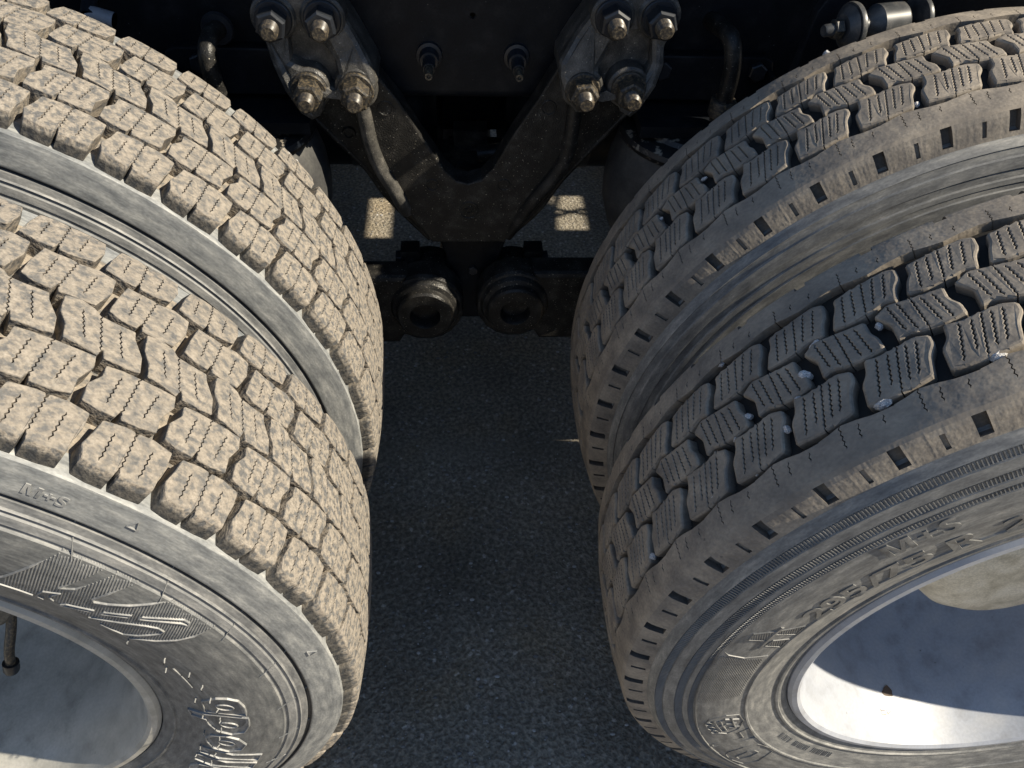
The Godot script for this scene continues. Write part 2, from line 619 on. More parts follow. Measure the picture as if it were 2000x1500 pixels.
# outline: [theta, z, ...] in degrees and millimetres
func tread_block(outline: Array, sipes: Array, ref: float, rings: Array, to: Callable, sipe_inset: float, tint: Callable = none, nip := 1.5, jitter := 0.5, grow := 0.0, more: Callable = none) -> ArrayMesh:
	var poly := PackedVector2Array()
	for i in range(0, outline.size(), 2):
		poly.append(Vector2(deg_to_rad((outline[i] - ref) * stretch) * R * 1000.0 + rng.randf_range(-jitter, jitter), outline[i + 1] + rng.randf_range(-jitter, jitter)))
	poly = ccw(poly)
	if grow > 0.0:
		poly = Geometry2D.offset_polygon(poly, grow, Geometry2D.JOIN_MITER)[0]
	# the halves part in a small notch where the cross cut runs out
	for s in sipes:
		for e in 2:
			var wide: float = s[8 + e] if s.size() > 8 else 0.0
			if wide > 0.0:
				var dir := -1.0 if e == 0 else 1.0
				var c := Vector2(deg_to_rad((s[e * 2] - ref) * stretch) * R * 1000.0, s[e * 2 + 1])
				for q in Geometry2D.clip_polygons(poly, ccw(PackedVector2Array([c + Vector2(-wide, 4 * dir), c + Vector2(wide, 4 * dir), c + Vector2(wide * 0.7, -0.5 * dir), c + Vector2(0, -wide * 2.2 * dir), c + Vector2(-wide * 0.7, -0.5 * dir)]))):
					if area(q) > 50.0:
						poly = q
	if nip > 0.0:
		poly = rounded(poly, nip)
	var lo := INF
	var hi := -INF
	for p in poly:
		lo = minf(lo, p.x)
		hi = maxf(hi, p.x)
	var cuts := sipes.map(func(s): return sipe(s, ref))
	cuts.sort_custom(func(a, b): return a.before[a.before.size() / 2].x < b.before[b.before.size() / 2].x)
	var st := tool()
	for k in cuts.size() + 1:
		var region := PackedVector2Array()
		if k == 0:
			region.append_array([Vector2(-200, cuts[0].before[0].y if cuts.size() else -300.0), Vector2(-200, cuts[0].before[-1].y if cuts.size() else 300.0)])
		else:
			var back: PackedVector2Array = cuts[k - 1].after.duplicate()
			region.append_array(back)
		if k == cuts.size():
			region.append_array([Vector2(200, cuts[-1].after[-1].y if cuts.size() else 300.0), Vector2(200, cuts[-1].after[0].y if cuts.size() else -300.0)])
		else:
			var ahead: PackedVector2Array = cuts[k].before.duplicate()
			ahead.reverse()
			region.append_array(ahead)
		var parts := Geometry2D.intersect_polygons(poly, region)
		var best := PackedVector2Array()
		for p in parts:
			if absf(area(p)) > absf(area(best)):
				best = p
		if best.size() < 3:
			continue
		var closed := []
		if k > 0:
			closed.append_array(cuts[k - 1].closed)
		if k < cuts.size():
			closed.append_array(cuts[k].closed)
		var weigh := func(p: Vector2) -> float:
			if more.is_valid():
				return 0.0          # a rib runs on without a step here
			if on_edge(p, poly):
				return 1.0
			return 0.0 if near_line(p, closed) else sipe_inset
		block(st, best, rings, to, weigh, tint)
	if more.is_valid():
		more.call(st, lo, hi)
	return done(st)


# sidewall profiles: [radius, out] of the outward half, from the tread to the bead
const LEFT_DRAWN := [[0.4870, 0.0], [0.4845, 0.070], [0.4835, 0.098], [0.4835, 0.1165], [0.4825, 0.1190], [0.4795, 0.1205], [0.4620, 0.1268], [0.4600, 0.1268], [0.4592, 0.1228], [0.4562, 0.1232], [0.4555, 0.1275], [0.4500, 0.1302], [0.4490, 0.1322], [0.4480, 0.1308], [0.4450, 0.1318], [0.4442, 0.1335], [0.4370, 0.1358], [0.4362, 0.1345], [0.4330, 0.1355], [0.4322, 0.1378], [0.4200, 0.1402], [0.4060, 0.1418], [0.3900, 0.1420], [0.3750, 0.1412], [0.3600, 0.1392], [0.3590, 0.1385], [0.3450, 0.1352], [0.3300, 0.1310], [0.3180, 0.1275], [0.3165, 0.1290], [0.3145, 0.1290], [0.3135, 0.1265], [0.3060, 0.1245], [0.3020, 0.1215], [0.3000, 0.1120], [0.2950, 0.1000]]
const RIGHT_DRAWN := [[0.4955, 0.0], [0.4920, 0.080], [0.4850, 0.0900], [0.4780, 0.0965], [0.4740, 0.1080], [0.4697, 0.1125], [0.4640, 0.1138], [0.4560, 0.1165], [0.4545, 0.1150], [0.4475, 0.1175], [0.4465, 0.1198], [0.4350, 0.1228], [0.4335, 0.1212], [0.4260, 0.1230], [0.4250, 0.1250], [0.4200, 0.1262], [0.4188, 0.1250], [0.4140, 0.1262], [0.4130, 0.1278], [0.4000, 0.1292], [0.3850, 0.1298], [0.3700, 0.1292], [0.3550, 0.1275], [0.3540, 0.1288], [0.3520, 0.1284], [0.3510, 0.1268], [0.3380, 0.1235], [0.3250, 0.1195], [0.3175, 0.1170], [0.3162, 0.1190], [0.3135, 0.1190], [0.3125, 0.1165], [0.3050, 0.1145], [0.3015, 0.1115], [0.3000, 0.1020], [0.2950, 0.0900]]


var LEFT_SIDE := fitted(LEFT_DRAWN, false)
var RIGHT_SIDE := fitted(RIGHT_DRAWN, true)


func fitted(side: Array, right: bool) -> Array:        # the profiles above, drawn for R, at each tyre's own size
	return side.map(func(v): return [v[0] - 0.0085 * smoothstep(0.455, 0.475, v[0]), v[1] + 0.006 * smoothstep(0.474, 0.45, v[0])] if right else [v[0] + 0.009 * smoothstep(0.462, 0.484, v[0]), v[1]])


func side_z(prof: Array, r: float) -> float:
	for i in range(4, prof.size() - 1):
		if r <= prof[i][0] and r >= prof[i + 1][0]:
			return lerpf(prof[i][1], prof[i + 1][1], (prof[i][0] - r) / maxf(prof[i][0] - prof[i + 1][0], 1e-6))
	return prof[4][1]


func carcass(side: Array, base: Material, wall: Material, tints: Callable) -> ArrayMesh:
	var st := SurfaceTool.new()
	st.begin(Mesh.PRIMITIVE_TRIANGLES)
	var tread := []
	for i in 3:
		tread.append([side[2 - i][0], side[2 - i][1]])
	for i in range(1, 3):
		tread.append([side[i][0], -side[i][1]])
	tread.reverse()
	lathe(st, tread, 240)
	st.set_material(base)
	var mesh := st.commit()
	for s in [1, -1]:
		var pts := []
		var prev := []
		for i in range(2, side.size()):
			var v := [side[i][0], side[i][1] * s, tints.call(side[i][0])]
			# long stretches get in-between points so that colours can change along them
			if prev.size() and Vector2(v[0] - prev[0], v[1] - prev[1]).length() > 0.008:
				for k in [0.25, 0.5, 0.75]:
					var r: float = lerpf(prev[0], v[0], k)
					pts.append([r, lerpf(prev[1], v[1], k), tints.call(r)])
			pts.append(v)
			prev = v
		if s == -1:
			pts.reverse()
		st = SurfaceTool.new()
		st.begin(Mesh.PRIMITIVE_TRIANGLES)
		lathe(st, pts, 300, Transform3D.IDENTITY, Vector2(5, 7))
		st.set_material(wall)
		mesh = st.commit(mesh)
	return mesh


# points [theta, r mm, ...] -> millimetres in the wheel's plane, filled in along the turn
func polar(a: Array, closed := false) -> PackedVector2Array:
	var out := PackedVector2Array()
	var n := a.size() / 2
	for i in (n if closed else n - 1):
		var j := (i + 1) % n
		var steps := maxi(1, int(absf(a[j * 2] - a[i * 2]) / 1.0))
		for k in steps:
			var f := float(k) / steps
			var th := deg_to_rad(lerpf(a[i * 2], a[j * 2], f) + spin)
			out.append(Vector2(cos(th), sin(th)) * lerpf(a[i * 2 + 1], a[j * 2 + 1], f))
	if not closed:
		var th := deg_to_rad(a[n * 2 - 2] + spin)
		out.append(Vector2(cos(th), sin(th)) * a[n * 2 - 1])
	return out


func on_side(prof: Array) -> Callable:
	return func(p: Vector2, h: float, _k: int): return Vector3(p.x / 1000.0, p.y / 1000.0, side_z(prof, p.length() / 1000.0) + h / 1000.0)


func ridge(st: SurfaceTool, p: PackedVector2Array, width: float, high: float, prof: Array) -> void:
	var to := on_side(prof)
	var rows := []
	for i in p.size():
		var d := (p[mini(i + 1, p.size() - 1)] - p[maxi(i - 1, 0)]).normalized()
		var s := Vector2(-d.y, d.x) * width / 2.0
		rows.append([to.call(p[i] - s, -0.3, 0), to.call(p[i] - s * 0.5, high, 0), to.call(p[i] + s * 0.5, high, 0), to.call(p[i] + s, -0.3, 0)])
	for i in p.size() - 1:
		for k in 3:
			quad(st, rows[i][k + 1], rows[i][k], rows[i + 1][k], rows[i + 1][k + 1])
	for e in [0, p.size() - 1]:
		quad(st, rows[e][0], rows[e][1], rows[e][2], rows[e][3])


func hatch(st: SurfaceTool, region: PackedVector2Array, angle: float, spacing: float, prof: Array, high := 0.5) -> void:
	var d := Vector2.from_angle(deg_to_rad(angle))
	var n := Vector2(-d.y, d.x)
	var lo := INF
	var hi := -INF
	for p in region:
		lo = minf(lo, p.dot(n))
		hi = maxf(hi, p.dot(n))
	var x := lo + spacing
	while x < hi:
		var line := PackedVector2Array()
		for k in 161:
			line.append(n * x + d * (k * 6.0 - 480.0))
		for part in Geometry2D.intersect_polyline_with_polygon(line, region):
			if part.size() > 1 and part[0].distance_to(part[-1]) > 1.0:
				ridge(st, part, spacing * 0.62, high, prof)
		x += spacing


# raised lettering bent round the wheel: baseline radius and middle angle; tops point outwards, read clockwise
func arc_text(st: SurfaceTool, text: String, em: float, radius: float, middle: float, high: float, prof: Array, spread := 1.0, squash := 1.0) -> void:
	var font := SystemFont.new()
	font.font_names = PackedStringArray(["Droid Sans"])
	font.font_weight = 700
	var tm := TextMesh.new()
	tm.font = font
	tm.text = text
	tm.font_size = 64
	tm.pixel_size = em / 64.0
	tm.depth = high / 1000.0
	tm.curve_step = 2.0
	var arr := tm.get_mesh_arrays()
	var v: PackedVector3Array = arr[Mesh.ARRAY_VERTEX]
	var idx: PackedInt32Array = arr[Mesh.ARRAY_INDEX]
	var low := INF
	for p in v:
		low = minf(low, p.y)
	for i in idx:
		var p := v[i]
		var th := deg_to_rad(middle + spin) - p.x * spread / (radius + em * 0.3)
		var r := radius + (p.y - low) * squash
		st.add_vertex(Vector3(cos(th) * r, sin(th) * r, side_z(prof, r) + p.z + high / 2000.0 - 0.0002))


func left_map(q: Vector2, h: float, _k: int) -> Vector3:
	var z := q.y
	var edge := smoothstep(99.0, 104.5, absf(z))
	z += signf(z) * edge * 7.0 * clampf(-h / 18.0, 0.0, 1.0) + 3.0
	var r := R_LEFT - 0.0065 * pow(q.y / 107.0, 2.0) - 0.0012 * smoothstep(98.0, 107.0, absf(q.y)) + h / 1000.0
	var th := q.x / (R * 1000.0)
	return Vector3(cos(th) * r, sin(th) * r, z / 1000.0)


func right_map(q: Vector2, h: float, _k: int) -> Vector3:
	var z := q.y
	# straight across the shoulder ribs, so that their faces stay plane
	var drop := 0.0065 * pow(q.y / 104.0, 2.0) if absf(q.y) < 56.0 else lerpf(0.00188, 0.00683, (absf(q.y) - 56.0) / 40.0)
	var r := R_RIGHT - drop + h / 1000.0
	var th := q.x / (R * 1000.0)
	return Vector3(cos(th) * r, sin(th) * r, z / 1000.0)


# the worn rib's rounded outer wall, with a large and a small pocket sunk into it
func shoulder(st: SurfaceTool, lo: float, hi: float, side: float) -> void:
	var prof := [[96.0, 0.50017], [100.0, 0.4988], [103.6, 0.4958], [106.4, 0.4912], [108.4, 0.4855], [110.0, 0.4800], [111.4, 0.4747], [112.6, 0.4695]]
	var n := 30
	var wobble := []
	for i in n + 1:
		wobble.append(0.0 if i == 0 or i == n else rng.randf_range(-0.07, 0.07))
	var at := func(i: int, k: int, deep: float) -> Vector3:
		var x := lerpf(lo, hi, float(i) / n)
		var th := x / (R * 1000.0)
		var z: float = prof[k][0] + (wobble[i] if k > 1 and k < 7 else 0.0) - deep
		var r: float = prof[k][1] - lerpf(0.009, 0.0066, k / 7.0) - deep * 0.0003
		return Vector3(cos(th) * r, sin(th) * r, z * side / 1000.0)
	# pockets: [first column, last, first row, last]; the large one breaks the edge on the inner side
	var pockets := [[5, 10, 2 if side > 0.0 else 0, 6, 8.0], [20, 22, 3, 6, 2.5]]
	for i in n:
		for k in prof.size() - 1:
			var deep := 0.0
			for p in pockets:
				if i >= p[0] and i < p[1] and k >= p[2] and k < p[3]:
					deep = p[4]
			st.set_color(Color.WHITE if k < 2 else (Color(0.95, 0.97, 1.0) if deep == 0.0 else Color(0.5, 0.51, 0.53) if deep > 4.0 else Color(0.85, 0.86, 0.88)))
			var q := [at.call(i, k, deep), at.call(i + 1, k, deep), at.call(i + 1, k + 1, deep), at.call(i, k + 1, deep)]
			if side > 0.0:
				quad(st, q[0], q[1], q[2], q[3])
			else:
				quad(st, q[3], q[2], q[1], q[0])
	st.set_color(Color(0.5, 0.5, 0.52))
	for p in pockets:
		for i in range(p[0], p[1]):
			for k in [p[2], p[3]]:
				quad(st, at.call(i, k, 0.0), at.call(i + 1, k, 0.0), at.call(i + 1, k, p[4]), at.call(i, k, p[4]))
		for k in range(p[2], p[3]):
			for i in [p[0], p[1]]:
				quad(st, at.call(i, k, 0.0), at.call(i, k + 1, 0.0), at.call(i, k + 1, p[4]), at.call(i, k, p[4]))


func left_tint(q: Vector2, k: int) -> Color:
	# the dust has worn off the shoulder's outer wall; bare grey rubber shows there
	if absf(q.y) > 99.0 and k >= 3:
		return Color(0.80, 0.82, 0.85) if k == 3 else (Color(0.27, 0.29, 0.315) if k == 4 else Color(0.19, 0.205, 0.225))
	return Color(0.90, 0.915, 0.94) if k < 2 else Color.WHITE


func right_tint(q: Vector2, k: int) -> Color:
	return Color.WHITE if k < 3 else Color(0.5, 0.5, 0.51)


func left_patterns() -> Array:       # [outline, sipes] of one repeat of the tread, near theta = 45
	var full := func(a, b, c, d): return [a, b, c, d, -0.3, 1.3, 1.1, 0.8, 0.0, 3.4]
	var short := func(a, b, c, d): return [a, b, c, d, 0.0, 1.0, 1.1, 0.75]
	return [
		[[51.95, -24.5, 50.6, -27, 49.3, -24.5, 48.75, -20, 47.45, -19.5, 46.4, -20, 45.55, -20.5, 45.35, -13, 44.3, 1, 43.95, 16, 45.1, 18.5, 46.1, 18.5, 47.6, 19.5, 49.6, 16.5, 50.75, 16, 51.0, 3, 51.75, -8],
			[short.call(50.2, -18, 49.3, 7), full.call(48.68, -21, 47.5, 18.5), short.call(46.8, -15, 45.9, 10)]],
		[[47.5, -65.5, 46.2, -65, 45.0, -66, 44.5, -65, 42.8, -68.5, 41.15, -66, 41.1, -49, 41.95, -28.5, 43.5, -26.5, 45.35, -25.5, 47.2, -25.5, 48.2, -30, 48.0, -46],
			[short.call(46.25, -60, 46.55, -35), full.call(44.6, -66, 45.3, -25.5), short.call(42.75, -60, 43.15, -36)]],
		[[49.9, -74, 49.6, -90, 49.1, -105.5, 47.6, -107, 46.5, -107, 44.8, -107, 43.15, -105.5, 42.95, -92, 43.4, -76, 45.0, -71.5, 46.6, -70.5, 48.2, -70.5],
			[short.call(48.1, -99, 48.35, -79), full.call(46.45, -107, 46.65, -70), short.call(44.65, -99, 44.95, -80)]],
		[[46.75, 24, 45.4, 22.5, 43.9, 21.5, 42.1, 21, 40.3, 20.5, 40.1, 31, 40.95, 46, 40.9, 61, 42.5, 64, 44.4, 64.5, 46.2, 65, 47.55, 62, 47.55, 46, 46.75, 35],
			[short.call(45.3, 29, 45.7, 55), full.call(43.75, 21, 44.35, 65), short.call(41.85, 28, 42.5, 55)]],
		[[45.35, 71, 43.5, 68.5, 42.35, 68.5, 40.9, 68, 39.0, 70.5, 39.05, 84, 39.4, 95, 39.5, 105.5, 41.0, 107, 42.6, 107, 44.5, 107, 45.8, 105.5, 46.2, 95, 45.75, 84],
			[short.call(44.2, 77, 44.5, 101), [42.45, 68, 42.75, 107, -0.3, 1.3, 1.1, 0.8, 2.2, 2.6], short.call(40.7, 77, 41.0, 101)]],
	]


func right_patterns() -> Array:
	var full := func(a, b, c, d): return [a, b, c, d, -0.3, 1.3, 1.3, 0.55]
	var short := func(a, b, c, d): return [a - (c - a) * 0.1, b - (d - b) * 0.1, c + (c - a) * 0.13, d + (d - b) * 0.13, 0.0, 1.0, 1.35, 0.7]
	var tiny := func(a, b, c, d): return [a, b, c, d, 0.0, 1.0, 1.2, 0.8]
	var plain := func(a): return [a, -10, a, 10, 2.0, 2.0, 0.0, 0.0]      # no cut, only keeps the rib's curve
	# z here is measured from the wheel group's middle; 9 mm are taken off when it is built
	return [
		[[132.46, 29.5, 131.2, 32, 129.42, 31.5, 127.75, 29.5, 126.45, 33.5, 126.45, 43, 127.2, 53, 127.75, 70, 129.2, 72.5, 131.0, 74, 133.85, 71, 133.55, 52, 132.75, 43],
			[short.call(131.5, 37, 132.45, 65), short.call(130.5, 38, 131.15, 61), full.call(129.42, 32, 130.76, 73), short.call(128.7, 36, 129.6, 63), short.call(127.75, 36, 128.65, 61)]],
		[[129.78, -7, 128.34, -14, 126.63, -10.5, 124.73, -8.5, 123.39, -7, 123.45, 6, 122.9, 15, 122.9, 27, 124.7, 28.5, 126.6, 26.5, 127.9, 22.5, 128.9, 25, 128.75, 7],
			[short.call(128.4, -8, 127.99, 17), short.call(127.45, -8, 127.05, 20), full.call(126.28, -11, 126.06, 27), short.call(125.4, -4, 124.95, 22), short.call(124.4, -3, 123.95, 23)]],
		[[125.0, -48.5, 122.7, -51, 121.5, -52.5, 119.55, -54, 118.6, -50, 118.8, -37, 119.45, -28, 119.85, -15, 121.0, -18.5, 122.7, -14.5, 124.66, -14, 126.2, -15.5, 125.7, -29, 125.1, -38],
			[short.call(124.2, -44, 124.85, -20), short.call(123.2, -45, 123.7, -22), full.call(121.95, -52, 122.85, -14), short.call(120.95, -48, 121.75, -24), short.call(119.85, -47, 120.6, -24)]],
		# the shoulder ribs run on from piece to piece; a wavy inner edge, one long cross cut and two short ones in each
		[[131.85, 81, 131.85, 96, 139.35, 96, 139.35, 80.5, 138.2, 79, 136.9, 76.5, 135.4, 78, 134.0, 80.5, 132.9, 81],
			[[137.05, 74, 137.25, 97, -0.3, 1.0, 1.2, 0.8], tiny.call(135.4, 82, 135.6, 93), tiny.call(133.1, 84, 133.3, 93), plain.call(134.3), plain.call(132.4), plain.call(136.3), plain.call(138.3)]],
		[[118.1, -78, 118.1, -62.5, 119.5, -61, 121.0, -58.5, 122.4, -60, 123.8, -62.5, 125.0, -63, 125.6, -62.5, 125.6, -78],
			[[123.5, -79, 123.75, -58, 0.0, 1.3, 1.2, 0.8], tiny.call(121.6, -75, 121.8, -66), tiny.call(119.4, -75, 119.6, -67), plain.call(120.5), plain.call(118.7), plain.call(122.6), plain.call(124.7)]],
	]


func simple_rest(patterns: Array, ref: float, base: float, pitch: float, to: Callable, rings: Array, first: int, last: int, ribs := false) -> ArrayMesh:
	var st := tool()
	for k in range(first, last):
		for p in patterns:
			var poly := PackedVector2Array()
			for i in range(0, p[0].size(), 2):
				poly.append(Vector2(deg_to_rad(base + (p[0][i] - ref) * stretch + k * pitch) * R * 1000.0, p[0][i + 1]))
			block(st, poly, rings, to)
			if ribs and (absf(p[0][1]) > 95.5 or absf(p[0][3]) > 95.5):
				var edge := []
				for i in range(0, p[0].size(), 2):
					edge.append(deg_to_rad(base + (p[0][i] - ref) * stretch + k * pitch) * R * 1000.0)
				shoulder(st, edge.min(), edge.max(), signf(p[0][3]))
	return done(st)


func wheels() -> void:
	# --- left tyre's meshes
	var lp := left_patterns()
	var l_rings := [[0.7, 0.0], [0.25, -0.25], [0.0, -0.8], [0.0, -4.6], [0.0, -7.2], [0.0, -21.0]]
	var l_blocks := []
	for p in lp:
		var ref: float = 45.0
		var kinds := []
		for v in 3:
			kinds.append(tread_block(p[0], p[1], ref, l_rings, left_map, 0.35, left_tint, 0.7, 0.4, 0.15))
		l_blocks.append(kinds)
	var l_rest := simple_rest(lp, 45.0, 45.5, PITCH, left_map, [[1.3, 0.0], [0.0, -1.4], [0.0, -19.0]], 9, 40)
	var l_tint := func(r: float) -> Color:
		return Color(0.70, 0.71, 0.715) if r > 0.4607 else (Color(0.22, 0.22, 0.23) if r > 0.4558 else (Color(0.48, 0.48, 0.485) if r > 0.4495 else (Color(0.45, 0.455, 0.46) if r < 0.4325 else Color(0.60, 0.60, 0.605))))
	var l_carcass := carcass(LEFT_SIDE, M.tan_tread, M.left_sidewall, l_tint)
	# --- right tyre's meshes
	stretch = PITCH_RIGHT / PITCH
	var rp := right_patterns()
	var r_rings := [[2.6, 0.0], [1.0, -0.6], [0.0, -2.2], [0.0, -13.5]]
	var rib_rings := [[2.6, 0.0], [1.0, -0.6], [0.0, -2.2], [0.0, -14.0]]
	for p in rp:
		for i in range(1, p[0].size(), 2):
			p[0][i] -= 9.0
		for s in p[1]:
			s[1] -= 9.0
			s[3] -= 9.0
	rp[3][0][3] = 96.0
	rp[3][0][5] = 96.0
	rp[4][0][1] = -96.0
	rp[4][0][-1] = -96.0
	var r_blocks := []
	for i in 5:
		var kinds := []
		for v in 3:
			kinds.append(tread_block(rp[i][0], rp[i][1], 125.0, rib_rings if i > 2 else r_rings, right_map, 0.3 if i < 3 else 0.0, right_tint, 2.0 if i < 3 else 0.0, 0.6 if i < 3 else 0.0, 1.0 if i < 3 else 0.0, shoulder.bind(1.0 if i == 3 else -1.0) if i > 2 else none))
		r_blocks.append(kinds)
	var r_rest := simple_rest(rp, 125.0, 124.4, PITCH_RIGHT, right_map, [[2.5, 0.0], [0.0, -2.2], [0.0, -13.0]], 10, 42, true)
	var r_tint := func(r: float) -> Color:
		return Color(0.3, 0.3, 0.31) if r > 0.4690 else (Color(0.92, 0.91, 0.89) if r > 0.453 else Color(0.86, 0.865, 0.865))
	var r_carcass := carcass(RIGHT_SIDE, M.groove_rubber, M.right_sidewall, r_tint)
	var rim_l := rim_mesh(0.118)
	var rim_r := rim_mesh(0.1165)
	for inner in [false, true]:
		var z := -DUAL if inner else 0.0
		# left
		var w := thing("wheel", "inner left wheel, tan mud on deep tread, half hidden behind the outer left wheel" if inner else "outer left wheel with tan muddy deep tread blocks and dull grey rim", "wheel", Vector3(-WHEEL_X, GROUND, z), "dual wheels of the tandem axle")
		tyre(w, l_carcass, l_blocks, l_rest, 45.0, -8, 8, 1.6 if inner else 0.2, "mud-caked tyre with five rows of tan blocks")
		put("rim", rim_l, M.grey_rim, w).position.y = AXLE_Y - GROUND
		if not inner:
			left_details(w)
		# right
		w = thing("wheel", "inner right wheel with brown worn tread, half hidden behind the outer right wheel" if inner else "outer right wheel with brown worn tread, pebbles in its grooves and white rim", "wheel", Vector3(WHEEL_X, GROUND, z + 0.0015), "dual wheels of the tandem axle")
		tyre(w, r_carcass, r_blocks, r_rest, 125.0, -5, 9, 2.2 if inner else -0.2, "brown dusty tyre with three rows of worn blocks between ribs")
		put("rim", rim_r, M.white_rim, w).position.y = AXLE_Y - GROUND
		if not inner:
			right_details(w)
	far_wheels(l_carcass, r_carcass, lp, rp, rim_l, rim_r)


func far_wheels(l_carcass: ArrayMesh, r_carcass: ArrayMesh, lp: Array, rp: Array, rim_l: ArrayMesh, rim_r: ArrayMesh) -> void:
	stretch = 1.0
	var l_all := simple_rest(lp, 45.0, 45.5, PITCH, left_map, [[1.0, 0.0], [0.0, -1.2], [0.0, -19.0]], 0, 48)
	stretch = PITCH_RIGHT / PITCH
	var r_all := simple_rest(rp, 125.0, 124.4, PITCH_RIGHT, right_map, [[2.5, 0.0], [0.0, -2.2], [0.0, -13.0]], 0, 47, true)
	for i in 4:
		var right: bool = i > 1
		var w := thing("wheel", ["left wheel on the far side of the truck, inner of its pair", "left wheel on the far side of the truck, outer of its pair", "right wheel on the far side of the truck, inner of its pair", "right wheel on the far side of the truck, outer of its pair"][i], "wheel", Vector3(WHEEL_X if right else -WHEEL_X, GROUND, -1.84 - DUAL * (i % 2)), "dual wheels of the tandem axle")
		var t := put("tyre", r_carcass if right else l_carcass, null, w)
		t.position.y = AXLE_Y - GROUND
		put("tread", r_all if right else l_all, M.brown_tread if right else M.tan_tread, t).set_meta("kind", "stuff")
		var rim := put("rim", rim_r if right else rim_l, M.white_rim if right else M.grey_rim, w)
		rim.position.y = AXLE_Y - GROUND
		rim.rotation.y = PI


func tyre(w: Node3D, mesh: ArrayMesh, blocks: Array, rest: ArrayMesh, ref: float, first: int, last: int, phase: float, label: String) -> void:
	var t := put("tyre", mesh, null, w)
	t.position.y = AXLE_Y - GROUND
	t.set_meta("label", label)
	var pick := RandomNumberGenerator.new()
	pick.seed = int(ref) + first
	for k in range(first, last + 1):
		for i in blocks.size():
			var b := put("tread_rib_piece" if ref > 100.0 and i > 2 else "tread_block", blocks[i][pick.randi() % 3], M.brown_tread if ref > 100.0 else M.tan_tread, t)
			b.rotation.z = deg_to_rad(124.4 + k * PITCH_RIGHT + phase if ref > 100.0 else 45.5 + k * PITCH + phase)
	var hidden := put("tread_out_of_view", rest, M.brown_tread if ref > 100.0 else M.tan_tread, t)
	hidden.rotation.z = deg_to_rad(phase)
	hidden.set_meta("kind", "stuff")


func rim_mesh(f: float) -> ArrayMesh:
	# flange lip, barrel, the disc far inside it and the back of the barrel
	var p := [[0.297, f - 0.010], [0.301, f - 0.003], [0.3005, f + 0.003], [0.297, f + 0.007], [0.291, f + 0.0075], [0.2865, f + 0.004], [0.284, f - 0.004], [0.282, f - 0.015], [0.277, f - 0.030], [0.270, f - 0.050], [0.266, f - 0.075], [0.263, f - 0.11], [0.259, f - 0.15], [0.252, f - 0.185], [0.238, f - 0.212], [0.215, f - 0.232], [0.19, f - 0.242], [0.16, f - 0.246], [0.05, f - 0.246], [0.0, f - 0.246]]
	var st := SurfaceTool.new()
	st.begin(Mesh.PRIMITIVE_TRIANGLES)
	lathe(st, p, 160)
	lathe(st, [[0.2, f - 0.256], [0.262, f - 0.2], [0.272, f - 0.12], [0.272, f - 0.05], [0.29, f - 0.02], [0.297, f - 0.010]], 120)
	lathe(st, [[0.297, -f], [0.272, -f + 0.05], [0.262, f - 0.2]], 120)
	return st.commit()


